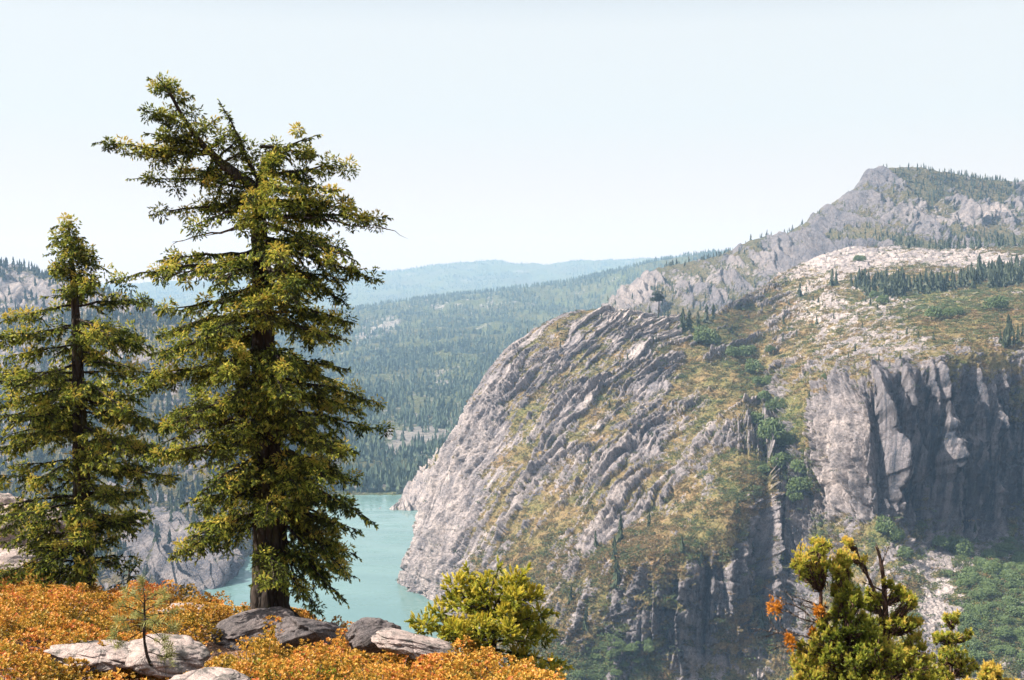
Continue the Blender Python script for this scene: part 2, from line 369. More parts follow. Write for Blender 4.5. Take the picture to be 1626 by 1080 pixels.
ROCK_A = [(900,560,60,260,38,.75),(740,760,55,230,18,.96),(690,880,45,150,12,1.0),(1000,505,110,28,6,.85),(1000,540,60,22,-35,.85),
          (960,620,110,60,-35,.62),(1060,610,90,42,-28,.80),(1120,640,60,22,-35,.75),(1010,690,80,28,-42,.82),(880,650,80,50,-50,.75),
          (870,740,60,60,-40,.55),(960,845,105,26,-30,.95),(1025,800,50,30,0,.8),(1180,620,90,200,-20,.08),(1240,520,80,70,0,.12),
          (1180,780,100,80,0,.16),(1090,760,60,40,-20,.45),(1130,700,60,40,0,.2),(1060,850,60,30,-25,.2),(990,900,120,45,-12,.30),
          (1100,975,190,85,-12,.70),(1240,870,60,120,10,.62),(900,930,70,60,-20,.5),(1150,925,60,30,-20,.9),(1190,1000,60,30,30,.35),(930,1060,70,40,0,.12),
          (1290,470,60,70,20,.6),(1390,520,150,62,25,.62),(1350,580,110,30,15,.55),(1350,410,90,26,-8,1.0),(1530,412,150,14,2,.92),
          (1540,505,110,30,-2,.10),(1450,455,190,18,0,.25),(1340,445,60,16,0,.65),(1400,600,80,14,12,.35),
          (1480,720,260,135,4,1.0),(1340,720,60,110,10,1.0),(1270,780,40,60,0,.4),(1270,660,30,60,-10,.2),(1270,850,60,60,10,.8),
          (1500,940,160,70,20,.15),(1490,900,34,60,-8,.85),(1478,960,18,50,4,.9),(1580,940,14,40,8,.8),(1390,930,60,70,0,.7),(1620,960,80,90,0,.1),(1350,860,60,40,30,.35)]
GREEN_A = [(1235,690,45,60,20,1.0),(1190,550,50,70,20,.55),(1210,610,30,60,0,.7),(1110,525,50,16,10,.9),(1270,760,34,70,-20,.95),(1300,820,30,40,0,.7),
           (1600,900,130,70,20,.9),(1540,960,110,90,0,.75),(1420,840,80,40,20,.8),(960,1050,120,40,-10,.95),(1620,1000,80,90,0,.9),(1500,480,150,26,0,.75),
           (1170,960,40,60,0,.4),(830,840,60,120,0,.35),(930,900,120,40,0,.3),(1240,520,80,60,0,.3),(1560,520,100,30,0,.35),(1000,860,90,50,-20,.25)]
def attrs_A(P, N, px, py):
    x, y, z = P[..., 0], P[..., 1], P[..., 2]
    base = blobs(px, py, ROCK_A, 0.42)
    g = blobs(px, py, GREEN_A, 0.42)
    g = np.clip(g + 0.75 * fbm2(x / 30, y / 30 + z / 20, 4, 5), 0, 1)
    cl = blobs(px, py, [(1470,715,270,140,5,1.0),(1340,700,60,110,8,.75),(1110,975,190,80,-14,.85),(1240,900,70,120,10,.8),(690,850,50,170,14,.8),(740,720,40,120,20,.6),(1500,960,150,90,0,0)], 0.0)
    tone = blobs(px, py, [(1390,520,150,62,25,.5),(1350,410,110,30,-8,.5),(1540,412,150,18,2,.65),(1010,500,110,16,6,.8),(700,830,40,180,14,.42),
                          (1490,920,60,90,-8,.9),(1580,940,40,60,0,.7),(1290,470,60,70,20,.7),(1470,715,230,140,5,.0),(1080,975,160,80,0,.05),(1335,720,60,110,8,.62)], 0.22)  # sunlit cliff rib painted paler, shaded cliff walls painted darker
    tone = np.clip(tone + 0.35 * fbm2(x / 14, z / 9, 3, 9), 0, 1)
    return dict(rock=base, green=g, tone=tone, cl=cl)
def disp_A(P, N, px, py, a):
    x, y, z = P[..., 0], P[..., 1], P[..., 2]; cl = a['cl']
    # dome frame: t runs up along the slabs
    t = at(985, 670, 1098) - at(820, 860, 1010); t /= np.linalg.norm(t)
    n0 = np.array([-0.25, -0.62, 0.74]); n0 -= t * n0.dot(t); n0 /= np.linalg.norm(n0); q = np.cross(t, n0); q = q if q[0] > 0 else -q
    A_ = P @ q; B_ = P @ t
    wv = fbm2(x / 60, (y + z) / 60, 3, 31); A_ = A_ + 8 * wv; B_ = B_ + 10 * fbm2(x / 45, z / 30, 3, 77)
    s1, r1 = slabs(A_, B_, 12, 60, 4.6, 3, 1.1); s2, r2 = slabs(A_, B_, 5, 22, 2.7, 11, 1.1); s3, r3 = slabs(A_, B_, 2.1, 7, 1.4, 19, 0.9)
    big = fbm2(A_ / 50, B_ / 130, 3, 41) * 7
    dm = .5 + .9 * sstep(-.4, .5, fbm2(A_ / 40, B_ / 60, 3, 47)); s0, r0_ = slabs(A_, B_, 34, 110, 11, 5, 1.0); s4, _ = slabs(A_ + .5 * B_, B_ - .5 * A_, 8, 9, 1.8, 49, .6)
    sm = .25 + .95 * sstep(-.35, .25, fbm2(A_ / 55, B_ / 75, 4, 48)); dome = s0 * .3 + s1 * dm * (.5 + .5 * sm) + (s2 * (1.5 - dm * .6) + s3 + s4) * sm + big
    # cliff frame: upright ribs
    arc = np.concatenate([[0], np.cumsum(np.linalg.norm(np.diff(P[150:620, :, :2], axis=1), axis=-1).mean(0))])
    h = np.broadcast_to(arc[None], x.shape) * .8 + 3.5 * fbm2(x / 40, z / 90, 3, 13); zz = z + 5 * fbm2(x / 30, y / 30, 2, 15)
    c1, q1 = slabs(h, zz, 13, 170, 11, 23, -1.0); c2, q2 = slabs(h, zz, 5, 75, 4.6, 29, -1.0); c3, _ = slabs(h, zz, 1.9, 22, 1.5, 37, -0.8)
    am = .55 + 1.1 * sstep(-.45, .5, fbm2(x / 45, z / 40, 3, 45)); am2 = .35 + 1.1 * sstep(-.3, .5, fbm2(x / 22, z / 22, 3, 46)); c0, _ = slabs(h, zz, 31, 150, 15, 25, -1.0); lg, _ = slabs(h, zz * 1.0, 17, 15, 3.2, 27, .5)
    low = sstep(820, 880, py) * sstep(1330, 1280, px); b9, _ = slabs(h + z * .3, z * 1.1 - h * .3, 8, 12, 4.5, 91, -.8)
    cliff = (c0 * .9 + c1 * am * 1.35 + c2 * am2 * 1.6 + c3 * 1.3 + lg + low * (b9 + lg * 1.6 + 9 * fbm2(x / 32, z / 26, 4, 93))) * (1 - .45 * sstep(900, 780, px)) + 5 * ridge2(h / 34, z / 160, 3, 43)
    d = dome * (1 - cl) + cliff * cl
    # blocky pale outcrops of the plateau
    pl = sstep(620, 540, py) * sstep(1230, 1290, px)
    b1, _ = slabs(x * 0.9 + y * 0.4, z * 2.2 + y * 0.25, 9, 11, 3.2, 51, 0.7); b2, _ = slabs(x, z * 2.5 + y * 0.3, 3.6, 4, 1.5, 53, 0.5)
    d = d * (1 - pl) + (b1 + b2 + 4 * fbm2(x / 50, y / 80, 3, 57)) * pl
    # where rock shows
    hn = dome / 9 * (1 - cl) + 0.25 * cl
    f = fbm2(A_ / 16, B_ / 34, 4, 61); f2 = fbm2(x / 5, (y + z) / 5, 3, 67)
    base = a['rock']
    rk = (base - 0.5) * 1.45 + 0.43 - .10 * pl + 0.95 * hn * (1 - pl) + 0.7 * f + 0.55 * f2 + 0.35 * fbm2(x / 1.9, (y + z) / 1.9, 2, 69)
    a['tone'] = np.clip(a['tone'] + .45 * (r1 - .5) * (1 - cl) + .4 * (r2 - .5) * (1 - cl) + .35 * (q2 - .5) * cl, 0, 1)
    rk = rk + low * .9 * fbm2(x / 18 + 5, z / 9, 4, 95)
    rk = np.clip(rk, 0, 1.2); mask = sstep(0.30, 0.70, rk)
    soft = fbm2(x / 16, (y + z) / 16, 4, 71) * 2.0 + 0.55 * ridge2(x / 3.4, (y + z) / 3.4, 3, 73)
    full = np.clip(0.16 + 0.84 * mask, 0, 1)
    d = d * full + soft * (1 - mask)
    edge = sstep(-0.2, 1.5, P[..., 2] * 0 + 1)
    a['rock'] = rk
    d = d - 1.0 * (1 - mask)
    scr = sstep(850, 885, py) * sstep(1375, 1415, px); d = d * (1 - scr) + scr * (b2 * .7 + 1.2 * fbm2(x / 6, y / 6, 4, 83) + 3 * fbm2(x / 40, y / 40, 3, 85))
    tvr = np.linspace(0, 1, P.shape[0])[:, None]; crest = np.exp(-((P[..., 1] - 1315) / 60) ** 2) * sstep(1100, 1040, px); d = d * (1 - .55 * crest)
    stain_shade = blobs(px, py, [(1530,715,210,140,5,.85),(1090,985,190,80,-14,.5),(1240,900,60,120,10,.4),(1330,730,50,100,10,.0)], 0)  # cliff walls darkened: water stain plus shade painted into the rock colour
    return d, dict(rock=rk, green=a['green'], tone=a['tone'] * (1 - .7 * stain_shade), stain_shade=stain_shade)
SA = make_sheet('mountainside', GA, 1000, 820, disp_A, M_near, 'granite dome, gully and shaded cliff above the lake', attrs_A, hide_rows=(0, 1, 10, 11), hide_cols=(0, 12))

# ------------------------------------------------------------------ the peak behind
pk = [(900,545,565),(950,500,545),(968,474,540),(1000,448,540),(1040,428,530),(1090,416,520),(1140,406,520),(1195,380,510),(1240,372,505),(1280,352,500),(1305,330,490),(1335,312,480),(1368,290,470),(1386,270,460),(1425,266,450),(1465,268,450),(1520,278,450),(1570,286,450),(1626,292,450),(1720,300,450),(1900,320,450)]
rows = []
for f, Yk in ((0, 1950), (0.18, 2080), (0.36, 2200), (0.54, 2320), (0.72, 2420), (0.88, 2500), (1.0, 2560)):
    rows.append([at(px + (1 - f) * 14, (b * (1 - f) + t_ * f), Yk) for px, t_, b in pk])
rows.append([p + np.array([0, 160, -45]) for p in rows[-1]])
rows.append([p + np.array([60, 800, -300]) for p in rows[-2]])
rows.insert(0, [np.array([p[0], p[1] - 120, -200]) for p in rows[0]])
GB = np.array(rows)
def attrs_B(P, N, px, py):
    x, y, z = P[..., 0], P[..., 1], P[..., 2]
    base = blobs(px, py, [(1400,300,60,50,0,.8),(1340,330,70,26,-35,.85),(1240,410,120,36,-22,.85),(1000,465,50,28,-20,.9),(1130,440,80,22,-15,.55),(1480,330,100,24,10,.40),
                          (1560,340,110,16,-8,.75),(1500,300,90,20,10,.1),(1100,470,100,20,-10,.35),(1600,300,90,22,0,.15),(1440,340,70,22,0,.6),(1460,380,160,16,0,.3)], .35)
    g = np.clip(0.35 + 0.6 * fbm2(x / 90, (y + z) / 90, 4, 105), 0, 1)
    tone = np.clip(blobs(px, py, [(1010,465,60,24,-20,.8),(1160,430,90,20,-15,.7),(1560,345,110,14,-8,.6),(1470,330,60,20,0,.5)], 0.15) + 0.3 * fbm2(x / 40, z / 30, 3, 109), 0, 1)
    return dict(rock=base, green=g, tone=tone)
def disp_B(P, N, px, py, a):
    x, y, z = P[..., 0], P[..., 1], P[..., 2]
    h = x * 0.75 + z * 0.62 + 20 * fbm2(x / 120, z / 90, 3, 113); v = -x * 0.6 + z * 0.8 + y * 0.2
    s1, _ = slabs(h, v, 42, 110, 22, 117, 1.1); s2, _ = slabs(h, v, 17, 38, 13, 119, 1.1); s3, _ = slabs(h, v, 7, 14, 5, 121, 1.0)
    f = fbm2(x / 60, (z + y * .3) / 45, 4, 127); rk = (a['rock'] - .5) * 1.5 + .5 + .6 * f + 0.02 * s1 + .6 * fbm2(x / 14, (y + z) / 14, 3, 129)
    m = sstep(.25, .8, rk); crest = sstep(0, 1, np.abs(P[..., 2] * 0 + 1))
    d = (s1 + s2 + s3) * (.28 + .72 * m) + 9 * fbm2(x / 150, (y + z) / 150, 4, 131) + 1.6 * fbm2(x / 10, (y + z) / 10, 3, 133)
    return d * (0.75 - .5 * sstep(2470, 2550, y)), dict(rock=np.clip(rk, 0, 1.2), green=a['green'], tone=a['tone'])
SB = make_sheet('rocky_peak', GB, 620, 300, disp_B, M_peak, 'blue-grey rocky peak on the right skyline', attrs_B, hide_rows=(0, 7, 8))

# ------------------------------------------------------------------ forested ridge beyond the lake
rid = [(-300,560),(-60,545),(100,530),(220,530),(330,515),(440,503),(545,494),(620,482),(700,472),(800,461),(900,448),(980,430),(1060,412),(1130,402),(1250,392),(1400,390),(1600,390)]
prof = [(800, 1600, -308), (790, 1680, -297), (742, 1870, 0), (690, 2180, 0), (640, 2620, 0), (590, 3250, 0), (548, 4000, 0), (512, 4900, 0)]
rows = []
for k, (py, Yk, z) in enumerate(prof):
    f = k / 8.0; rows.append([])
    for px, top in rid:
        yy = py + (top - 478) * max(0, f - 0.2) * 0.9
        p = at(px, yy, Yk)
        if z: p[2] = z
        rows[-1].append(p)
rows.append([at(px, top, 5800) for px, top in rid])
rows.append([at(px, top + 20, 6200) for px, top in rid])
rows.append([np.array([p[0], 7000, -312]) for p in rows[-1]])
GC = np.array(rows)
def attrs_C(P, N, px, py):
    x, y, z = P[..., 0], P[..., 1], P[..., 2]
    b = blobs(px, py, [(660,700,75,26,-14,.92),(600,530,40,18,-20,.72),(640,660,40,10,0,.6),(600,770,50,12,0,.75),(700,488,50,10,0,.5),(800,490,60,9,0,.45),(640,745,60,12,-10,.5),(680,620,60,14,-20,.45)], .22)
    return dict(rock=b, green=np.clip(.4 + .7 * fbm2(x / 200, y / 200, 4, 205), 0, 1), tone=np.clip(.5 + .6 * fbm2(x / 50, y / 50, 3, 207), 0, 1))
def disp_C(P, N, px, py, a):
    x, y, z = P[..., 0], P[..., 1], P[..., 2]
    up = sstep(-295, -240, z)
    rk = (a['rock'] - .5) * 1.2 + .42 + .6 * fbm2(x / 70, y / 90, 4, 211) + .5 * fbm2(x / 15, y / 25, 3, 212); m = sstep(.3, .8, rk)
    s1, _ = slabs(x * .8 + y * .3, z * 2 + y * .3, 24, 24, 9, 213, .8)
    d = up * (46 * ridge2(x / 420, y / 620, 3, 215) - 16 + 9 * fbm2(x / 90, y / 90, 4, 217)) * sstep(5900, 5300, y) + s1 * m * up * .8
    d += 1.2 * fbm2(x / 14, y / 14, 3, 219)
    return d, dict(rock=np.clip(rk, 0, 1.2), green=a['green'], tone=a['tone'])
SCC = make_sheet('forested_ridge', GC, 640, 420, disp_C, M_for, 'hazy forested ridge beyond the lake', attrs_C, hide_rows=(8, 9))

# ------------------------------------------------------------------ farthest ridge
far = [(-500,455),(-200,450),(0,452),(150,452),(300,447),(420,436),(545,428),(600,427),(640,426),(690,420),(760,417),(820,420),(860,421),(920,416),(980,412),(1040,411),(1120,408),(1300,404),(1600,402),(2000,404)]
rows = [[at(px, 520, 9000) for px, t_ in far], [at(px, 494, 9700) for px, t_ in far], [at(px, 465 + (t_ - 425) * .6, 10500) for px, t_ in far],
        [at(px, t_ + 18, 11400) for px, t_ in far], [at(px, t_, 12200) for px, t_ in far], [at(px, t_ + 14, 13000) for px, t_ in far], [np.array([at(px, 430, 14000)[0], 14000, -312]) for px, t_ in far]]
rows.insert(0, [np.array([p[0], 8300, -312]) for p in rows[0]])
GD = np.array(rows)
def attrs_D(P, N, px, py):
    x, y = P[..., 0], P[..., 1]
    return dict(rock=np.clip(.12 + .5 * fbm2(x / 300, y / 300, 4, 301), 0, 1), green=np.clip(.5 + fbm2(x / 400, y / 400, 3, 303), 0, 1), tone=np.full(x.shape, .5))
def disp_D(P, N, px, py, a):
    x, y, z = P[..., 0], P[..., 1], P[..., 2]
    d = 60 * ridge2(x / 900, y / 1300, 4, 305) - 25 + 14 * fbm2(x / 120, y / 120, 4, 307)
    return d * sstep(-200, -60, z), a
SD = make_sheet('distant_ridge', GD, 420, 160, disp_D, M_for, 'pale blue ridge on the horizon', attrs_D, hide_rows=(0, 5, 6))

# ------------------------------------------------------------------ small rocky headland on the lake
hd = [(600,812,812),(622,803,806),(636,786,812),(655,758,816),(672,738,818),(690,722,820),(712,703,822),(750,690,830),(800,690,840)]
rows = []
for f, Yk in ((0, 1530), (.3, 1545), (.6, 1580), (.85, 1620), (1, 1660)):
    rows.append([at(px + (1 - f) * 4, b * (1 - f) + t_ * f, Yk) for px, t_, b in hd])
for p in rows[0]: p[2] = -309
rows.append([p + np.array([15, 60, -20]) for p in rows[-1]]); rows.append([np.array([p[0] + 20, p[1] + 160, -312]) for p in rows[-1]])
GE = np.array(rows)
def attrs_E(P, N, px, py):
    x, y, z = P[..., 0], P[..., 1], P[..., 2]
    return dict(rock=.75 - .25 * sstep(770, 740, py) * sstep(640, 700, px) + 0 * x, green=np.full(x.shape, .5), tone=np.clip(.5 + .5 * fbm2(x / 15, z / 15, 3, 401), 0, 1))
def disp_E(P, N, px, py, a):
    x, y, z = P[..., 0], P[..., 1], P[..., 2]
    s1, _ = slabs(x * .9 + z * .5, z - x * .5 + y * .3, 14, 40, 5, 403, .9); s2, _ = slabs(x * .9 + z * .5, z - x * .5 + y * .3, 5, 12, 2, 405, .8)
    rk = (a['rock'] - .5) * 2 + .5 + .8 * fbm2(x / 22, (y + z) / 22, 4, 407)
    return s1 + s2, dict(rock=np.clip(rk, 0, 1.2), green=a['green'], tone=a['tone'])
SE = make_sheet('rocky_headland', GE, 220, 160, disp_E, M_near, 'low rocky headland jutting into the lake behind the dome', attrs_E)

# ------------------------------------------------------------------ left hillside
lf = [(-500,400,2500),(-250,410,2500),(-80,418,2500),(20,426,2450),(70,432,2400),(100,446,2330),(150,470,2230),(200,486,2120),(250,510,2020),(285,536,1930),(315,590,1800),(345,650,1700),(372,730,1560),(392,815,1420),(404,865,1330)]
base = [(-500,1000,1030),(-250,1000,1030),(-80,1000,1030),(20,995,1040),(70,992,1050),(100,990,1055),(150,985,1062),(200,982,1070),(250,975,1085),(285,968,1100),(318,962,1108),(345,950,1130),(370,922,1195),(386,902,1245),(396,888,1285)]
rows = []
for f in (0, .12, .28, .45, .62, .78, .9, 1.0):
    g = f ** 1.25
    rows.append([at(b[0] + (t_[0] - b[0]) * f, b[1] + (t_[1] - b[1]) * f, b[2] + (t_[2] - b[2]) * g) for t_, b in zip(lf, base)])
for p in rows[0]: p[2] = -311
rows.append([p + np.array([30, 140, -30]) for p in rows[-1]]); rows.append([np.array([p[0] + 60, p[1] + 700, -312]) for p in rows[-1]])
GFF = np.array(rows)
def attrs_F(P, N, px, py):
    x, y, z = P[..., 0], P[..., 1], P[..., 2]
    b = blobs(px, py, [(40,460,90,34,10,.85),(180,480,50,12,20,.75),(320,900,80,60,20,.95),(250,860,60,60,10,.9),(20,560,60,40,0,.7),(190,560,60,18,15,.8),(250,780,60,12,10,.6),(330,700,40,40,0,.55),(10,660,60,60,0,.6)], .35)
    return dict(rock=b, green=np.clip(.4 + .7 * fbm2(x / 80, y / 80, 4, 505), 0, 1), tone=np.clip(.22 + .3 * sstep(640, 500, py) + .6 * fbm2(x / 30, y / 30 + z / 30, 3, 507), 0, 1))
def disp_F(P, N, px, py, a):
    x, y, z = P[..., 0], P[..., 1], P[..., 2]; sc = np.clip(y / 1300, .8, 1.8)
    h = x * .7 + y * .55 + 10 * fbm2(x / 60, z / 60, 3, 509)
    s1, _ = slabs(h, z * 1.2 - x * .2, 22, 60, 11, 511, .9); s2, _ = slabs(h, z * 1.2, 7, 17, 3.4, 513, .8)
    rk = (a['rock'] - .5) * 1.4 + .45 + .6 * fbm2(x / 45, (y + z) / 45, 4, 517) + .6 * fbm2(x / 10, (y + z) / 10, 3, 518); m = sstep(.3, .8, rk)
    d = (s1 + s2) * (.3 + .7 * m) + 26 * ridge2(x / 260, y / 300, 3, 519) - 12
    return d * sstep(-311, -290, z), dict(rock=np.clip(rk, 0, 1.2), green=a['green'], tone=a['tone'])
SF = make_sheet('left_hillside', GFF, 460, 380, disp_F, M_peak, 'steep rocky hillside left of the lake, behind the firs', attrs_F, hide_rows=(7, 8))

# ------------------------------------------------------------------ valley floor and lake
vf = link_mesh('valley_ground', [(-8800, -150, -306), (8800, -150, -306), (8800, 14300, -306), (-8800, 14300, -306)], [np.array([[0, 1, 2, 3]])], None)
m = NT('valley_soil'); n = m.noise(0.02, 6, .7)
vf.data.materials.append(m.done(m.bsdf(m.mix(n, (0.05, 0.06, 0.03), (0.14, 0.12, 0.07)), .95).outputs[0])); structure(vf, 'valley floor under the mountains')
m = NT('lake_water')
n1 = m.noise(0.35, 4, .6, (1, .45, 1)); n2 = m.noise(0.008, 4, .6, (1, 2.5, 1))
c = m.mix(m.ramp(n2, [(.35, 0), (.65, 1)]), (0.085, 0.15, 0.145), (0.105, 0.178, 0.17))
n4 = m.noise(0.02, 4, .6, (1, 3, 1)); b = m.bsdf(c, .2, m.bump(n1, .35, .3), .5); m.l(m.ramp(n4, [(.42, .07), (.6, .30)]), b.inputs['Roughness']); b.inputs['IOR'].default_value = 1.33
M_water = m.done(b.outputs[0])
lake = link_mesh('lake_water', [(-1100, 780, -300), (25, 780, -300), (25, 1760, -300), (-1100, 1760, -300)], [np.array([[0, 1, 2, 3]])], M_water)
structure(lake, 'turquoise reservoir water')

# ------------------------------------------------------------------ plants far off
def conifer_tpl(rng, tiers=7, sides=9, w=0.215, base=0.10):
    V = []; Fs = []; t = []
    def add(v, f, tt):
        k = len(V); V.extend(v); t.extend(tt); Fs.extend([[a + k for a in q] for q in f])
    tr = [(0.02 * math.cos(a), 0.02 * math.sin(a), -0.06) for a in (0, 2.1, 4.2)] + [(0, 0, 0.5)]
    add(tr, [(0, 1, 3), (1, 2, 3), (2, 0, 3)], [-.5] * 4)
    for k in range(tiers):
        f = k / tiers; zb = base + (1 - base) * f; zt = min(1.0, zb + (1 - base) / tiers * 2.0)
        r = w * (1 - f) ** 0.8 * rng.uniform(.85, 1.15) + 0.012; ph = rng.uniform(0, 6.3)
        ring = []
        for j in range(sides):
            rr = r * (1.0 if j % 2 else 0.45) * rng.uniform(.7, 1.25); a = ph + j / sides * 6.283
            ring.append((rr * math.cos(a), rr * math.sin(a), zb + rng.uniform(-.02, .02) - (0.03 if j % 2 else -0.01)))
        ox, oy = rng.normal(0, .008, 2)
        add([(ox, oy, zt)] + ring, [(0, 1 + j, 1 + (j + 1) % sides) for j in range(sides)], [.15] + [rng.uniform(-.2, .25) for _ in ring])
    return np.array(V), np.array(Fs), np.array(t)
def bush_tpl(rng, n=140, flat=.75, fs=(.10, .2)):
    """rounded crown of leaf-clump faces over a dark core"""
    V = []; Fs = []; t = []
    lobes = [(rng.normal(0, .28), rng.normal(0, .28), rng.uniform(.2, .5), rng.uniform(.35, .6)) for _ in range(5)]
    for i in range(n):
        lx, ly, lz, lr = lobes[rng.integers(5)]
        d = rng.normal(size=3); d[2] = abs(d[2]) * .9 - .1; d /= np.linalg.norm(d)
        c = np.array([lx, ly, lz * flat]) + d * lr * rng.uniform(.8, 1.08) * [1, 1, flat]
        a = np.cross(d, rng.normal(size=3)); a /= np.linalg.norm(a); b_ = np.cross(d, a); s = rng.uniform(*fs)
        k = len(V); tilt = d * rng.normal(0, .05)
        V += [c + a * s + tilt, c - a * s * .5 + b_ * s * .9, c - a * s * .5 - b_ * s * .9 - tilt, c + d * s * .7]
        Fs += [(k, k + 1, k + 3), (k + 1, k + 2, k + 3), (k + 2, k, k + 3)]; tt = rng.uniform(-.18, .18); t += [tt] * 4
    return np.array(V), np.array(Fs), np.array(t)
rng = np.random.default_rng(5)
CT = [conifer_tpl(rng) for _ in range(5)]; CL = [conifer_tpl(rng, 4, 6, .19, .05) for _ in range(4)]
CFAR = [conifer_tpl(rng, 2, 4, .22, .0) for _ in range(3)]
BT = [bush_tpl(rng, 620, .85, (.045, .095)) for _ in range(5)]; BL = [bush_tpl(rng, 16) for _ in range(5)]
def stuff_cloud(name, S, n, wgt, tpls, size, mat, label, rng, tint=(.5, .2), wide=None, sink=.05, kindlabel='forest', tintf=None):
    pos, idx = scatter(S, n, wgt, rng); mb = MB(); k = rng.integers(len(tpls), size=n)
    sc = rng.uniform(*size, n)[:, None] * np.ones(3)
    if wide: sc[:, :2] *= rng.uniform(*wide, n)[:, None]
    pos = pos - np.array([0, 0, 1]) * sc[:, 2:3] * sink
    ti = rng.normal(tint[0], tint[1], n) if tintf is None else tintf(idx, rng)
    M = rotmats(rng, n, sc)
    for q in range(len(tpls)):
        s_ = k == q
        if s_.any(): mb.stamp(tpls[q], pos[s_], M[s_], ti[s_])
    o = mb.build(name, mat); tag(o, label, kindlabel, kind='stuff'); return o
# woods that read as one mass
S = SCC; x, y = S['P'][..., 0], S['P'][..., 1]
wC = np.clip(1.15 - S['a']['rock'], .16, 1) ** 1.3 * (S['P'][..., 2] > -299) * (0.22 + 1.2 * sstep(-.2, .3, fbm2(x / 230, y / 230, 5, 601))) * (y < 6200) * (S['px'] > 60) * (S['px'] < 1200) * (3.0 / (y / 1000)) ** 1.6
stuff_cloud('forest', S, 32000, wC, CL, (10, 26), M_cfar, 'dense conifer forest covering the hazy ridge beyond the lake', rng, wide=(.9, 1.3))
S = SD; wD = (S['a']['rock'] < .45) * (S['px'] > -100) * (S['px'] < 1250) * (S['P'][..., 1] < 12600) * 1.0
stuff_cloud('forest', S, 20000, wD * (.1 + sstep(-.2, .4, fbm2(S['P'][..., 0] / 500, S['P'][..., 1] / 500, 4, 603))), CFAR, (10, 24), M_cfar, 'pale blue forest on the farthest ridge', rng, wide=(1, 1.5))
S = SF; wF = np.clip(1.1 - S['a']['rock'], .08, 1) ** 1.5 * (S['P'][..., 2] > -290) * (S['px'] > -120)
stuff_cloud('forest', S, 7000, wF, CL, (12, 24), M_con, 'conifer forest on the rocky hillside behind the left fir', rng, wide=(.9, 1.2))
S = SB; x, z = S['P'][..., 0], S['P'][..., 2]
wB = np.clip(.95 - S['a']['rock'], .03, 1) ** 2 * (.15 + blobs(S['px'], S['py'], [(1560,300,120,26,8,1),(1500,320,60,26,20,.8),(1100,412,110,9,-6,1),(1240,372,40,8,-10,.7),(1460,380,160,14,0,.9),(1100,460,120,24,0,.3),(1560,300,200,10,6,1)], 0)) * (S['px'] > 940) * (S['px'] < 1800)
stuff_cloud('forest', S, 3000, wB, CL, (5, 15), M_con, 'scattered conifers over the slopes and skyline of the peak', rng)
S = SE; stuff_cloud('forest', S, 130, np.clip(1 - S['a']['rock'], .02, 1) ** 2 * (S['P'][..., 2] > -292), CL, (7, 16), M_con, 'small conifers dotted over the rocky headland by the lake', rng)
# scrub over the near mountain
S = SA; x, y, z = S['P'][..., 0], S['P'][..., 1], S['P'][..., 2]; vis = (S['tvg'] > 1.5) & (S['tvg'] < 10.3) & (S['px'] > 630) & (S['px'] < 1720)
steep = np.clip(S['N'][..., 2], 0, 1)
wS = vis * np.clip(.80 - S['a']['rock'], 0.015, 1) * (.2 + .8 * sstep(.15, .5, np.abs(steep))) * (.25 + sstep(-.2, .4, fbm2(x / 12, (y + z) / 12, 3, 611)))
wS *= 1 + 2.5 * sstep(820, 900, S['py']) * sstep(1400, 1300, S['px'])
wS *= 1 + 1.2 * blobs(S['px'], S['py'], [(1180,790,120,80,0,1),(1000,890,140,60,-10,1),(1560,950,160,120,0,2.5),(1260,760,50,80,0,1.5),(960,1050,90,50,0,2)], 0)
GV = S['a']['green'].ravel()
stuff_cloud('scrub', S, 42000, wS, BL, (1.2, 4.3), M_bush, 'rust and olive chaparral scrub covering the granite mountainside', rng, sink=.12, kindlabel='scrub',
            wide=(.9, 1.4), tintf=lambda i, r: np.clip(.12 + .75 * GV[i] + r.normal(0, .27, len(i)), 0, 1))
print('stuff', round(time.time() - T0, 1))

# individual conifers on the near mountain
con_me = []
for q, tp in enumerate(CT):
    mb = MB(); mb.add(tp[0], F3=tp[1], tint=.5 + tp[2]); o = mb.build('conifer', M_con); con_me.append(o.data); bpy.data.objects.remove(o)
bush_me = []
for q, tp in enumerate(BT):
    mb = MB(); mb.add(tp[0], F3=tp[1], tint=.5 + tp[2]); o = mb.build('green_bush', M_gbush); bush_me.append(o.data); bpy.data.objects.remove(o)
def put(name, me, p, h, wide, label, cat, group, rng, sink=.05, zs=1.0):
    o = bpy.data.objects.new(name, me); COL.objects.link(o); o.location = (p[0], p[1], p[2] - h * sink)
    o.scale = (h * wide, h * wide, h * zs); o.rotation_euler = (rng.normal(0, .035), rng.normal(0, .035), rng.uniform(0, 6.28)); return tag(o, label, cat, group)
rng = np.random.default_rng(21)
def con(px, py, hpx, label, group, wide=1.0, rows=(1.5, 10.2)):
    p = pick(SA, px, py, rows); h = hpx / F * p[1]
    put('conifer', con_me[rng.integers(5)], p, h, wide * rng.uniform(.85, 1.2), label, 'conifer', group, rng)
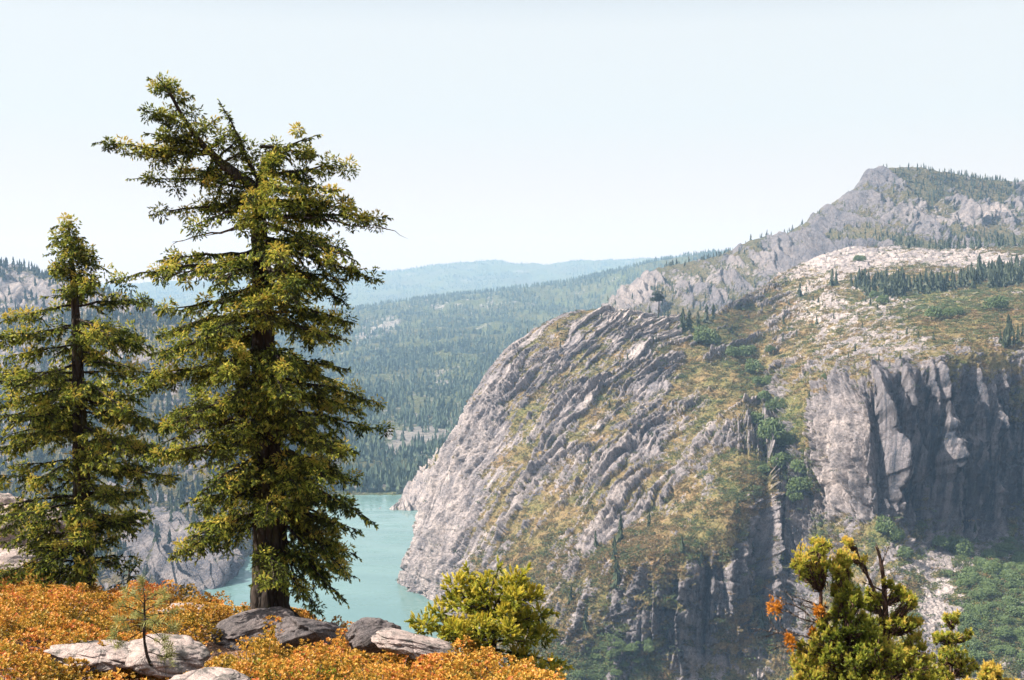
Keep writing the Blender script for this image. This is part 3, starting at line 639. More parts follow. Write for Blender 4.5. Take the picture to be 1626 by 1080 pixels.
for px, py, hp, lb in [(1084,524,40,'leftmost and tallest conifer of the dark clump on the dome crest'),(1095,523,34,'second conifer from the left in the dark clump on the dome crest'),
        (1108,517,26,'short conifer in the middle of the dark clump on the dome crest'),(1120,513,32,'pointed conifer right of centre in the dark clump on the dome crest'),(1133,508,30,'rightmost conifer of the dark clump on the dome crest'),
        (1042,541,14,'tiny dark conifer below the lone round-headed pine'),(1031,500,16,'small conifer just left of the lone round-headed pine'),(1061,508,16,'small conifer just right of the lone round-headed pine'),(955,494,12,'dark little conifer on the left brow of the dome'),(1163,530,18,'lone small conifer on the orange slope right of the crest clump'),(1270,472,26,'dark conifer beside the pale plateau rocks, left of the forest belt'),(1320,455,30,'taller of the two conifers below the pale rounded outcrop'),(1328,452,26,'shorter of the two conifers below the pale rounded outcrop'),
        (986,862,52,'tall dark conifer standing on the smooth slab low on the dome'),(976,890,44,'conifer just below the tall one on the low slab'),(980,935,50,'dark conifer at the rim of the shaded lower cliff'),
        (1030,835,26,'small conifer right of the smooth low slab'),(946,868,28,'small conifer left of the tall one on the low slab'),(1084,880,34,'conifer on the scrub slope above the lower cliff'),(1171,815,30,'slim lone conifer on the golden slope above the dark cliff'),
        (1112,900,30,'slim conifer at the lip of the lower cliff'),(1286,640,22,'conifer in the gully head left of the big cliff'),(1340,640,20,'conifer on the left brow of the big cliff'),(1240,1000,44,'conifer in the ravine behind the junipers'),
        (1210,1000,40,'smaller conifer in the ravine behind the junipers'),(1548,862,36,'pointed conifer at the foot of the big shaded cliff'),(1196,880,30,'conifer on the ledge of the dark lower cliff'),(930,1000,40,'conifer on the cliff behind the yellow-green pine'),(905,960,34,'small conifer right of the yellow-green pine, on the cliff')]:
    con(px, py, hp, lb, 'conifers scattered over the granite dome')
def many(n, region, hp, label, group, rows=(1.5, 10.2), wide=1.0, minrock=None):
    S = SA; wg = region(S) * (S['tvg'] > rows[0]) * (S['tvg'] < rows[1])
    pos, idx = scatter(S, n, wg, rng)
    for p in pos:
        h = rng.uniform(*hp) / F * p[1]; put('conifer', con_me[rng.integers(5)], p, h, wide * rng.uniform(.8, 1.15), label, 'conifer', group, rng)
bl = lambda *l: (lambda S: np.maximum(blobs(S['px'], S['py'], list(l), 0) - .25, 0))
many(165, bl((1500,468,135,15,0,1),(1400,462,60,12,0,1),(1590,450,60,20,0,1)), (22, 36), 'dark narrow conifer in the dense belt across the plateau', 'conifers of the belt across the plateau', (9.0, 10.2))
many(52, bl((1500,398,140,10,0,1),(1600,390,80,10,0,1)), (16, 26), 'dark conifer in the upper row behind the pale rock shelf', 'conifers behind the pale rock shelf', (9.9, 10.9))
many(14, bl((1612,545,26,22,0,1)), (22, 38), 'conifer in the cluster on the brow of the shaded cliff at the right edge', 'conifers on the cliff brow', (7, 9), .9)
many(30, bl((1370,540,170,70,20,1)), (8, 17), 'small conifer rooted among the pale plateau rocks', 'conifers among the plateau rocks', (7, 10))
many(26, bl((960,640,180,160,0,1)), (6, 14), 'tiny conifer rooted in the slabs of the dome', 'tiny conifers on the dome slabs', (3, 10))
# the lone round pine on the crest
def skyline(S, px):
    m_ = (np.abs(S['px'] - px) < 1.5) & (S['tvg'] > 6) & (S['tvg'] < 10.6); c_ = np.where(m_, S['py'], 1e9); return S['P'][np.unravel_index(np.argmin(c_), c_.shape)]
p = skyline(SA, 1046); lp = empty('pine_tree', p); tag(lp, 'lone round-headed pine with a bare trunk on the dome crest', 'pine')
mb = MB(); hh = 44 / F * p[1]; mb.tube([(0, 0, -1), (.2, 0, hh * .4), (0, 0, hh * .8)], [.75, .6, .3]); M_bark0 = bark_mat('grey_bark', (.05, .038, .03), (.03, .025, .02), (.06, .05, .03), 5)
mb.build('trunk', M_bark0, lp); mb = MB()
tp = BT[0]; mb.stamp(tp, np.array([(0, 0, hh * .42), (-1.5, 0, hh * .5), (2.0, .5, hh * .52), (0, 0, hh * .62)]), rotmats(rng, 4, np.array([8.5, 6.5, 6, 7.5])), np.array([.25, .2, .2, .3])); mb.build('crown', M_con, lp)
# round green bushes
GB_ = [(1112,536,34,'pale green bush left of two beside the crest conifers'),(1130,540,32,'pale green bush right of two beside the crest conifers'),(1168,562,22,'dark green bush at the top of the bush line in the gully'),(1182,560,22,'round bush beside the topmost gully bush'),(1196,556,16,'small bush right of the topmost gully bushes'),
       (1192,584,26,'round blue-green bush below the gully top'),(1222,556,14,'small dark bush alone on the orange slope'),(1205,606,22,'left of two bushes halfway down the gully line'),(1222,606,20,'right of two bushes halfway down the gully line'),(1212,630,30,'broad bush above the large green thicket'),
       (1184,632,16,'small bush left of the gully line'),(1236,648,30,'round bush standing right above the large thicket'),(1222,690,52,'largest pale green thicket bush of the gully'),(1250,700,40,'thicket bush on the right of the large one'),(1205,670,30,'bush at the upper left of the large thicket'),
       (1240,730,38,'bush at the lower end of the large thicket'),(1215,745,24,'small bush left of the lower thicket'),(1265,745,30,'dark bush in the gully below the thicket'),(1275,775,34,'gully bush beside the foot of the lit rib'),(1258,790,26,'small gully bush above the dark rocks'),
       (1385,470,16,'small bush at the left end of the plateau belt'),(1402,478,20,'pale bush in front of the plateau belt'),(1486,500,28,'large pale round bush in front of the plateau belt'),(1510,500,20,'dark round bush between two pale ones on the plateau'),(1524,497,20,'pale round bush right of the dark one on the plateau'),
       (1590,485,30,'broad light green bush by the right end of the belt'),(1362,412,14,'dark bush in the notch of the pale outcrop'),(1310,600,14,'round bush on the orange brow above the cliff'),
       (1490,862,26,'round bush at the left of the cliff foot'),(1520,868,34,'largest bush at the cliff foot'),(1400,838,34,'green bush above the scree slope'),(1425,850,30,'second bush above the scree slope'),(1440,880,24,'bush beside the head of the pale scree')]
for px, py, wp, lb in GB_:
    p = pick(SA, px, py + wp * .3, (1.5, 10.2)); s_ = wp / F * p[1] * .62
    put('green_bush', bush_me[rng.integers(5)], p, s_, rng.uniform(1.0, 1.3), lb, 'bush', 'round green bushes on the mountainside', rng, .05, 1.7)
wg = np.maximum(blobs(SA['px'], SA['py'], [(1600,930,120,70,20,1),(1560,1010,130,60,0,1)], 0) - .2, 0) * (SA['a']['rock'] < .45)
pos, idx = scatter(SA, 120, wg, rng)
for p in pos:
    s_ = rng.uniform(9, 21) / F * p[1]
    put('bush', bush_me[rng.integers(5)], p, s_, rng.uniform(.9, 1.3), 'rounded green bush in the thicket beside the pale scree', 'bush', 'bushes of the thicket by the scree', rng, .12)
pos, idx = scatter(SA, 45, np.maximum(blobs(SA['px'], SA['py'], [(955,1050,90,34,-8,1)], 0) - .2, 0), rng)
for p in pos:
    s_ = rng.uniform(8, 15) / F * p[1]
    put('bush', bush_me[rng.integers(5)], p, s_, rng.uniform(.9, 1.2), 'rounded bush in the ravine thicket beside the yellow-green pine', 'bush', 'bushes of the ravine thicket', rng, .12)
print('individuals', round(time.time() - T0, 1))

# ------------------------------------------------------------------ foreground ground
cx_ = np.array([-60, -30, -18, -14, -9, -4.5, -2.5, -0.8, 0.4, 1.5, 5, 20, 60.]); cy_ = np.array([60, 48, 40, 33, 27.5, 24, 22, 18.6, 14, 10, 6, 4, 4.])
def zf(x, Y):
    x = np.asarray(x, float); Y = np.asarray(Y, float)
    yc = np.interp(x, cx_, cy_); d = Y - yc
    z = -2.0 - 0.2 * Y - 0.95 * np.maximum(0, d - 1) - .02 * np.clip(d + 1, 0, 2) ** 2
    z = z + .10 * fbm2(x / 1.3, Y / 1.3, 4, 701) + .30 * fbm2(x / 5, Y / 5, 3, 703) + np.clip(d / 40, 0, 1) * 14 * fbm2(x / 40, Y / 40, 4, 705)
    z = z + .45 * np.exp(-((x + 4.4) ** 2 + (Y - 22) ** 2) / 2.5)
    z = z - .45 * sstep(-7.5, -3.2, x) * sstep(13, 17, Y)
    return np.maximum(z, -309)
xs = np.concatenate([np.linspace(-420, -22, 60)[:-1], np.linspace(-22, 14, 420), np.linspace(14, 420, 60)[1:]])
ys = np.concatenate([np.linspace(-140, 4, 30)[:-1], np.linspace(4, 46, 460), np.linspace(46, 460, 130)[1:]])
X, Y = np.meshgrid(xs, ys); Z = zf(X, Y)
m = NT('forest_soil'); n1 = m.noise(1.4, 6, .7); n2 = m.noise(9, 5, .7); n3 = m.noise(60, 3, .7)
c = m.mix(m.ramp(n1, [(.35, 0), (.65, 1)]), (.20, .105, .07), (.33, .20, .14)); c = m.mix(m.ramp(n2, [(.45, 0), (.7, .8)]), c, (.07, .045, .03)); c = m.mix(m.ramp(n3, [(.50, 0), (.56, .8)]), c, (.07, .045, .03)); c = m.mix(m.ramp(m.noise(34, 3, .7), [(.58, 0), (.63, .8)]), c, (.50, .38, .30))
M_soil = m.done(m.bsdf(c, .95, m.bump(m.math('ADD', n2, n3), .8, .04), .1).outputs[0])
fgd = link_mesh('hill_ground', np.stack([X, Y, Z], -1).reshape(-1, 3), [grid_faces(len(ys), len(xs))], M_soil, None, None, True); structure(fgd, 'foreground hillside soil')
def ground(px, py):
    """where the ray of a photo point meets the foreground ground"""
    Yk = np.linspace(6, 60, 1200); P = np.array([at(px, py, q) for q in Yk]); g = zf(P[:, 0], P[:, 1]); b = np.where(P[:, 2] < g)[0]
    return P[b[0]] if len(b) else at(px, py, 26)

# ------------------------------------------------------------------ boulders
m = NT('boulder_granite'); n1 = m.noise(.9, 6, .7); n2 = m.noise(7, 6, .75); n3 = m.noise(45, 3, .7)
c = m.mix(m.ramp(n1, [(.35, 0), (.65, 1)]), (.42, .315, .28), (.28, .22, .205)); c = m.mix(m.ramp(n2, [(.42, 0), (.62, .85)]), c, (.16, .14, .13)); c = m.mix(m.ramp(n3, [(.5, 0), (.62, .5)]), c, (.55, .48, .43)); c = m.mix(m.ramp(m.noise(3.2, 5, .75), [(.54, 0), (.60, .75)]), c, (.085, .08, .072))
cr = m.voro(1.6, 'DISTANCE_TO_EDGE', (1, 1, 2.2)); c = m.mix(m.ramp(cr, [(0, .45), (.012, 0)]), c, (.06, .05, .045))
M_bould = m.done(m.bsdf(c, .9, m.bump(m.math('ADD', m.math('ADD', n2, m.math('MULTIPLY', n3, .4)), m.ramp(cr, [(0, 0), (.03, .25)])), 1, .05), .2).outputs[0])
m = NT('lichen_shade_rock'); n1 = m.noise(2.0, 6, .7); n2 = m.noise(9, 6, .75); n3 = m.noise(50, 3, .7)  # dark rock: lichen patches plus tree shade painted into the colour
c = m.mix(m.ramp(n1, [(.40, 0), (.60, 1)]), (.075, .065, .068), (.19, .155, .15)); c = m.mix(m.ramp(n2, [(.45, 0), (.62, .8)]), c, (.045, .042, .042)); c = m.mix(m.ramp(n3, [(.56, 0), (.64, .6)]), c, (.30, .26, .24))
M_lich_shade = m.done(m.bsdf(c, .9, m.bump(m.math('ADD', n2, m.math('MULTIPLY', n3, .5)), 1, .05), .2).outputs[0])
import bmesh
def boulder(cx, cy, Yk, rx, ry, rz, seed, label, rot=0, cat='boulder', name='boulder', zoff=0.0, blocky=.25, mat=None):
    bm = bmesh.new(); bmesh.ops.create_icosphere(bm, subdivisions=6, radius=1)
    V = np.array([v.co[:] for v in bm.verts]); Fc = np.array([[v.index for v in f.verts] for f in bm.faces]); bm.free()
    f1, f2, dx, dy, r1, r2 = worley2(V[:, 0] * 1.3 + V[:, 2] * .8, V[:, 1] * 1.3 - V[:, 2] * .6, seed)
    rr = 1 + .16 * fbm2(V[:, 0] * 1.2 + seed, V[:, 1] * 1.2 + V[:, 2] * 1.3, 3, seed) + blocky * (r1 - .5) * sstep(0, .2, f2 - f1) + .035 * fbm2(V[:, 0] * 6, V[:, 1] * 6 + V[:, 2] * 6, 4, seed + 5)
    V = np.sign(V) * np.abs(V) ** .85 * rr[:, None] * [rx, ry, rz]
    p = at(cx, cy, Yk); o = link_mesh(name, V, [Fc], mat or M_bould, None, None, True, loc=(p[0], p[1], p[2] + zoff)); o.rotation_euler = (0, R(rot), R(seed * 37 % 90))
    return tag(o, label, cat)
boulder(268, 1040, 14.6, .46, .60, .16, 3, 'pale rounded granite boulder beside the pine sapling', 6)
boulder(160, 1040, 14.6, .50, .60, .12, 4, 'low pale granite slab left of the pine sapling', 4)
boulder(330, 1086, 12.8, .40, .42, .09, 6, 'flat pale slab at the bottom edge beside the reddish soil')
boulder(395, 1004, 20.8, .75, .6, .26, 8, 'rock coloured dark for tree shade, against the left foot of the big fir', -12, mat=M_lich_shade)
boulder(500, 1014, 20.4, .80, .6, .30, 9, 'rock coloured dark for tree shade, right of the big fir trunk', 22, mat=M_lich_shade)
boulder(300, 985, 23.5, .9, .8, .28, 12, 'pale rock on the crest left of the big fir', 14)
boulder(262, 965, 27.0, .8, .8, .25, 13, 'pale rock farther left on the crest below the fir branches', 10)
boulder(592, 1010, 18.8, .36, .4, .27, 14, 'dark rounded rock at the left end of the ledge above the lake', 10, mat=M_lich_shade)
boulder(662, 1027, 18.0, .64, .45, .14, 15, 'long grey granite ledge above the lake, left of the yellow-green pine', 17)
boulder(-10, 850, 36, 1.3, 1.6, 1.35, 16, 'tall pinkish boulder at the left edge of the view', 0)
boulder(55, 845, 38, .9, 1.2, .8, 17, 'smaller pinkish boulder right of the tall one, behind the left fir', 0)
boulder(5, 918, 33, 1.2, 1.2, .8, 18, 'shaded boulder at the foot of the tall pinkish one', 0)

# ------------------------------------------------------------------ orange ground cover
def rosette_tpl(rng, n=8, L=.034, wd=.0105, open_=.9):
    V = []; Fs = []; t = []
    for i in range(n):
        a = i / n * 6.283 + rng.uniform(-.3, .3); el = rng.uniform(.35, 1.25) * open_
        d = np.array([math.cos(a) * math.cos(el), math.sin(a) * math.cos(el), math.sin(el)]); s = np.array([-math.sin(a), math.cos(a), 0]); b0 = np.array([0, 0, -.01 * i / n])
        k = len(V); l = L * rng.uniform(.8, 1.2)
        V += [b0, b0 + d * l * .6 + s * wd, b0 + d * l, b0 + d * l * .6 - s * wd]; Fs += [(k, k + 1, k + 2), (k, k + 2, k + 3)]; t += [-.15, 0, .1, 0]
    return np.array(V), np.array(Fs), np.array(t)
M_man = leaf_mat('manzanita_leaves', [(0, (.10, .10, .015)), (.25, (.32, .22, .03)), (.6, (.56, .30, .045)), (.85, (.62, .25, .055)), (1, (.46, .12, .045))], .3, .5)
M_twig = bark_mat('dry_twigs', (.30, .22, .19), (.20, .14, .12), (.35, .28, .25), 30)
rng = np.random.default_rng(9)
RT = [rosette_tpl(rng) for _ in range(6)]
COVER = [(90,1000,300,78,6,1),(60,960,220,46,6,1),(330,960,40,22,0,.8),(190,1090,190,26,0,1),(560,1060,220,48,8,1),(700,1075,170,34,8,1),(480,1012,100,22,4,1),(300,985,60,14,0,.6)]
HOLES = [(215,1036,100,17,4),(440,985,80,14,2),(352,1042,34,20,10),(625,1010,50,8,12),(330,1068,70,14,0),(395,1040,50,26,0),(390,985,45,14,0)]
mb = MB(); N0 = 400000
Yr = rng.uniform(10.5, 34, N0); pxr = rng.uniform(-60, 900, N0); xr = (pxr - W / 2) / F * Yr * 1.0
keep = rng.uniform(size=N0) < (Yr / 34); xr, Yr = xr[keep], Yr[keep]
gz = zf(xr, Yr); px_, py_ = project(np.stack([xr, Yr, gz], -1))
cv = blobs(px_, py_, COVER, 0)
for hx, hy, rx, ry, an in HOLES: cv = blobs(px_, py_, [(hx, hy, rx, ry, an, 0)], 0) * 0 + cv * (1 - np.exp(-(((px_ - hx) / rx) ** 2 + ((py_ - hy) / ry) ** 2) ** 2))
mound = .5 + .62 * fbm2(xr / .62, Yr / .62, 3, 801); edge = Yr - np.interp(xr, cx_, cy_)
ok = (cv > .32 + .16 * rng.normal(size=len(cv))) & (mound > .42) & (edge < 2.2)
xr, Yr, gz, mound = xr[ok], Yr[ok], gz[ok], mound[ok]; n = len(xr)
hS = .05 + .55 * sstep(.28, .8, mound) * (.75 + .5 * noise2(xr / 2.2, Yr / 2.2, 807)); zr = gz + hS * (1 - .75 * rng.uniform(size=n) ** 2.2)
D = np.stack([rng.normal(0, .35, n), rng.normal(0, .35, n), np.ones(n)], -1)
patch = .5 + 1.1 * fbm2(xr / .8, Yr / .8, 4, 803); ti = np.clip(.50 + .42 * (patch - .5) + rng.normal(0, .16, n) + .25 * (zr - gz - .3), 0, 1)
ti = np.where(xr < -7.0, ti + .08, ti); k = rng.integers(6, size=n); pos = np.stack([xr, Yr, zr], -1)
M = dirmats(D, rng.uniform(.7, 1.4, n), rng); M = M[:, :, [1, 2, 0]]
for q in range(6):
    s_ = k == q; mb.stamp(RT[q], pos[s_], M[s_], ti[s_])
print('rosettes', n)
tag(mb.build('ground_cover', M_man), 'orange-leaved manzanita ground cover carpeting the foreground hill', 'ground cover', kind='stuff')
# twigs beneath the leaves
mb = MB(); s_ = rng.choice(n, 3500)
for i in s_:
    p0 = np.array([xr[i], Yr[i], gz[i]]); d = rng.normal(size=3) * [.14, .14, .05] + [0, 0, .0]; p2 = np.array([xr[i], Yr[i], zr[i] - .01]) + d; mid = (p0 + p2) / 2 + rng.normal(0, .05, 3)
    mb.tube([p0, mid, p2], [.007, .005, .003], 3)
tag(mb.build('twigs', M_twig), 'dry grey-pink twigs showing through the orange ground cover', 'twigs', kind='stuff')

def leafy_shrub(px, py, wm, hm, nros, mat, label, tint, seed, twigs=60, name='shrub', Yk=None):
    rg = np.random.default_rng(seed); p = ground(px, py) if Yk is None else at(px, py, Yk); p[2] = zf(p[0], p[1])
    r = empty(name, p); tag(r, label, 'shrub'); L = MB(); B = MB()
    u = rg.uniform(0, 6.283, nros); rr = np.sqrt(rg.uniform(size=nros)); h = hm * (1 - .5 * rr ** 2) * (1 - .5 * rg.uniform(size=nros) ** 2) + .04 * rg.normal(size=nros)
    pos = np.stack([rr * wm * np.cos(u), rr * wm * np.sin(u), h], -1); k = rg.integers(6, size=nros)
    M = dirmats(np.stack([np.cos(u) * rr, np.sin(u) * rr, np.full(nros, .9)], -1) + rg.normal(0, .2, (nros, 3)), rg.uniform(.8, 1.4, nros), rg)[:, :, [1, 2, 0]]
    for q in range(6):
        s_ = k == q; L.stamp(RT[q], pos[s_], M[s_], np.clip(rg.normal(tint, .15, s_.sum()), 0, 1))
    for i in range(twigs):
        q = pos[rg.integers(nros)]; B.tube([(q[0] * .1, q[1] * .1, 0), q * [.6, .6, .55] + rg.normal(0, .03, 3), q], [.012, .008, .004], 4)
    L.build('leaves', mat, r); B.build('stems', M_twig, r); return r
M_lime = leaf_mat('lime_leaves', [(0, (.12, .17, .02)), (.6, (.30, .36, .04)), (1, (.42, .44, .06))], .35, .4)
leafy_shrub(412, 1082, .38, .16, 900, M_lime, 'lime green low shrub at the bottom edge beside the reddish soil', .5, 41)
leafy_shrub(500, 1092, .40, .16, 700, M_lime, 'smaller lime green shrub at the bottom edge under the twiggy bush', .4, 42)
leafy_shrub(455, 1045, .55, .50, 1100, M_man, 'twiggy manzanita bush with bare grey stems in front of the big fir', .35, 43, 260)
leafy_shrub(60, 920, .8, .55, 900, M_twig, 'pinkish dry bush at the foot of the left boulders', .5, 44, 260, Yk=31)

# ------------------------------------------------------------------ conifers of the foreground
def sprig_tpl(rng, n=20, fat=.36, needle=.32):
    """finger-like shoot along +x, length 1, bristling with flat needles"""
    V = []; Fs = []; t = []
    for i in range(n):
        s = (i + .5) / n * .9; a = i * 2.4 + rng.uniform(-.4, .4); d = np.array([.62, .78 * math.cos(a), .78 * math.sin(a)]); pr = np.array([0, -math.sin(a), math.cos(a)])
        l = needle * rng.uniform(.8, 1.15) * (1 - .25 * s); b0 = np.array([s, 0, 0]); k = len(V); wd = .06
        V += [b0 - d * .02 - np.array([wd, 0, 0]), b0 + np.array([wd, 0, 0]), b0 + d * l]; Fs.append((k, k + 1, k + 2)); tt = .15 * s + rng.uniform(-.08, .08); t += [tt - .1, tt - .1, tt + .08]
    for a in (0.3, 1.35, 2.4):
        c, s_ = math.cos(a) * fat * .42, math.sin(a) * fat * .42; k = len(V)
        V += [(0, 0, 0), (.45, c, s_), (.98, 0, 0), (.45, -c, -s_)]; Fs += [(k, k + 1, k + 2), (k, k + 2, k + 3)]; t += [-.15, -.05, .05, -.05]
    return np.array(V), np.array(Fs), np.array(t)
rng = np.random.default_rng(77)
ST = [sprig_tpl(rng) for _ in range(5)]
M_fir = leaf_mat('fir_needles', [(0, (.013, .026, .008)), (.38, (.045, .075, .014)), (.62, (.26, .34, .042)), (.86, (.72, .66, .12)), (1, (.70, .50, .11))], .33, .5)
M_firb = bark_mat('fir_bark', (.060, .045, .036), (.032, .025, .022), (.085, .080, .025), 7)
M_dead = bark_mat('dead_wood', (.28, .22, .19), (.16, .12, .10), (.36, .30, .27), 14)
UP = np.array([0, 0, 1.0])
class Tree:
    def __init__(s, seed, sprig=.105, gap=.055, tint=.45, tips=.75):
        s.rng = np.random.default_rng(seed); s.P = []; s.D = []; s.S = []; s.T = []; s.wood = MB(); s.dead = []; s.sp = sprig; s.gap = gap; s.tint = tint; s.tips = tips; s.stepk = .8; s.spk = 1.35
    def path(s, o, d, L, rise, droop, n=10, wig=.03):
        t = np.linspace(0, 1, n); p = o + np.outer(t * L, d) + np.outer(rise * L * t - droop * L * t ** 2, UP)
        wv = np.cumsum(s.rng.normal(0, wig * L / n * 2, (n, 3)), 0); wv[0] = 0; return p + wv
    def shoots(s, pts, dens=1.0, hang=.55, t0=0.0, side=None, tint=None):
        """needle shoots along a twig, alternating and hanging"""
        r = s.rng; seg = np.diff(pts, axis=0); ln = np.linalg.norm(seg, axis=1); tot = ln.sum(); c = np.concatenate([[0], np.cumsum(ln)])
        n = max(1, int(tot * (1 - t0) / s.gap * dens)); q = t0 * tot + r.uniform(0, 1, n) * tot * (1 - t0)
        p = np.stack([np.interp(q, c, pts[:, k]) for k in range(3)], -1); i = np.clip(np.searchsorted(c, q) - 1, 0, len(seg) - 1); d = seg[i] / (ln[i][:, None] + 1e-9)
        sd_ = np.cross(d, UP); sd_ /= np.linalg.norm(sd_, axis=1, keepdims=True) + 1e-6; sg = r.choice([-1, 1], n)[:, None]
        D = d * .55 + sd_ * sg * r.uniform(.2, .9, (n, 1)) + UP * r.normal(-hang, .45, (n, 1)) + r.normal(0, .15, (n, 3))
        s.P.append(p); s.D.append(D); s.S.append(r.uniform(.7, 1.3, n) * s.sp)
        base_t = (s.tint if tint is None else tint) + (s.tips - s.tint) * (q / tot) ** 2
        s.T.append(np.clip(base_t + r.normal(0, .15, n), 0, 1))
    def twig(s, o, d, L, dens, depth=0, hang=.55, wr=.006):
        if L < .1: s.shoots(np.array([o, o + d * L]), dens, hang); return
        pts = s.path(o, d, L, .02, s.rng.uniform(.05, .4), 6, .06); s.wood.tube(pts, np.linspace(wr, .0025, 6), 3); s.shoots(pts, dens, hang, .05)
        if depth > 0:
            k = max(1, int(L / .13))
            for j in range(k):
                t = (j + s.rng.uniform(.2, 1)) / k; i = min(4, int(t * 5)); q = pts[i] + (pts[i + 1] - pts[i]) * (t * 5 - i)
                sd_ = np.cross(d, UP); sd_ /= np.linalg.norm(sd_) + 1e-6
                dd = d * .75 + sd_ * s.rng.choice([-1, 1]) * s.rng.uniform(.4, .9) - UP * s.rng.uniform(0, .45); dd /= np.linalg.norm(dd)
                s.twig(q, dd, L * s.rng.uniform(.3, .55) * (1.1 - t * .6), dens, depth - 1, hang, wr * .7)
    def branch(s, o, end, r0, dens=1.0, spread=.55, droop=.12, bare=.18, clump=0.0, hang=.55, rise=None, step=.075):
        step *= s.stepk; spread *= s.spk; o = np.array(o, float); end = np.array(end, float); v = end - o; L = np.linalg.norm(v); d = v / L
        pts = s.path(o, d, L, droop, droop, 12, .05); pts += np.outer(np.linspace(0, 1, 12), end - pts[-1])
        s.wood.tube(pts, np.linspace(r0, .006, 12) ** 1.0, 6, rough=.06, rng=s.rng)
        hd = np.array([d[0], d[1], 0]); hd /= np.linalg.norm(hd) + 1e-6; sd_ = np.cross(hd, UP)
        n = max(2, int(L * (1 - bare) / step)); ph = s.rng.uniform(0, 6)
        for j in range(n):
            t = bare + (1 - bare) * (j + s.rng.uniform(0, 1)) / n
            if clump and math.sin(t * L * 7 + ph) < -1 + clump * 1.6 and t < .75: continue
            q = np.array([np.interp(t * 11, np.arange(12), pts[:, k]) for k in range(3)])
            ln = spread * (1.05 - t) ** .55 * (.45 + .55 * min(1, (t - bare) / .3 + .3)) * s.rng.uniform(.6, 1.2) * min(1, .35 + L / 2.2)
            sg = 1 if j % 2 else -1
            dd = d * s.rng.uniform(.45, .9) + sd_ * sg * s.rng.uniform(.35, 1.0) + UP * s.rng.normal(-.12, .22); dd /= np.linalg.norm(dd)
            s.twig(q, dd, ln, dens, 1, hang)
        s.twig(pts[-1], d, .14, dens * 1.5, 0, hang)
        return pts
    def ball(s, c, rad, n, tint, up=.2):
        r = s.rng; d = r.normal(size=(n, 3)); d /= np.linalg.norm(d, axis=1, keepdims=True)
        s.P.append(np.asarray(c) + d * (r.uniform(size=(n, 1)) ** .5) * rad); s.D.append(d * .8 + [0, 0, up] + r.normal(0, .4, (n, 3))); s.S.append(r.uniform(.7, 1.3, n) * s.sp)
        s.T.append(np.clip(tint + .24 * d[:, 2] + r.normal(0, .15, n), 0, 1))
    def tufted(s, pts, rad, n, t0=.35, up=.1, keep=.8):
        """bunches of shoots set along a limb"""
        L = np.linalg.norm(pts[-1] - pts[0]); k = max(2, int(L * (1 - t0) / (rad * 1.1)))
        for j in range(k):
            if s.rng.uniform() > keep: continue
            t = (t0 + (1 - t0) * (j + s.rng.uniform(.2, 1)) / k) * (len(pts) - 1); q = np.array([np.interp(t, range(len(pts)), pts[:, a]) for a in range(3)])
            f = rad * s.rng.uniform(.6, 1.2); s.ball(q + s.rng.normal(0, rad * .45, 3) + [0, 0, -.15 * rad], f, int(n * s.rng.uniform(.6, 1.3)), s.tint + (s.tips - s.tint) * s.rng.uniform(.1, 1.15), up)
    def deadbranch(s, o, end, r0, subs=4):
        o = np.array(o, float); end = np.array(end, float); v = end - o; L = np.linalg.norm(v); pts = s.path(o, v / L, L, .06, .06, 10, .08)
        mb_ = MB(); s.dead.append(mb_); mb_.tube(pts, np.linspace(r0, .004, 10), 5)
        for j in range(subs):
            i = s.rng.integers(3, 9); dd = v / L + s.rng.normal(0, .5, 3) * [1, 1, .7]; dd /= np.linalg.norm(dd)
            mb_.tube(s.path(pts[i], dd, L * s.rng.uniform(.12, .35), .05, .1, 5, .1), np.linspace(r0 * .4, .002, 5), 3)
        return pts
    def crown(s, root, mat, name='crown', tpls=None):
        tpls = tpls or ST; P = np.concatenate(s.P); D = np.concatenate(s.D); S_ = np.concatenate(s.S); T = np.concatenate(s.T); mb = MB(); k = s.rng.integers(len(tpls), size=len(P)); M = dirmats(D, S_, s.rng)
        for q in range(len(tpls)):
            m_ = k == q; mb.stamp(tpls[q], P[m_], M[m_], T[m_])
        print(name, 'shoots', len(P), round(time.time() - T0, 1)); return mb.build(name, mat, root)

def local(base, px, py, Yk): return at(px, py, Yk) - base

# --- the big fir
Yb = 22.0; base = at(428, 985, Yb); T = Tree(101, .066, .0165, .24, .74); root = empty('fir_tree', base)
tag(root, 'tall wind-bent fir with a thick dark trunk and its top leaning left', 'fir')
L_ = lambda px, py, dy=0.0: local(base, px, py, Yb + dy)
tr = [(428,1000),(428,960),(429,900),(428,830),(426,760),(424,690),(420,620),(418,550),(416,480),(414,420),(412,370),(411,330),(411,300)]
tw = np.array([74, 62, 57, 53, 50, 46, 42, 37, 33, 29, 25, 22, 19.]) / 2 / F * Yb
tp_ = np.array([L_(*q) for q in tr]); tt = np.linspace(0, len(tr) - 1, 60); tp2 = pch(tp_, tt); T.wood.tube(tp2, np.interp(tt, np.arange(len(tr)), tw), 20, rough=.035, rng=T.rng)
for a, ln in ((3.4, .55), (.2, .75), (4.6, .5), (5.6, .6), (2.4, .4)):
    T.wood.tube([L_(428, 955) + [0, 0, 0], L_(428, 978) + [math.cos(a) * .3, math.sin(a) * .3, 0], L_(428, 996) + [math.cos(a) * ln, math.sin(a) * ln, -.1]], [.18, .14, .05], 8, rough=.05, rng=T.rng)
lead = [(412,325),(404,300),(380,280),(357,264),(338,246),(320,228),(303,205),(287,180),(272,152),(258,132),(248,122)]
lt = np.array([L_(*q) for q in lead]); T.wood.tube(pch(lt, np.linspace(0, 10, 40)), np.interp(np.linspace(0, 10, 40), range(11), np.array([18, 18, 17, 15, 12, 10, 8, 6, 5, 3.5, 2]) / 2 / F * Yb), 10, rough=.05, rng=T.rng)
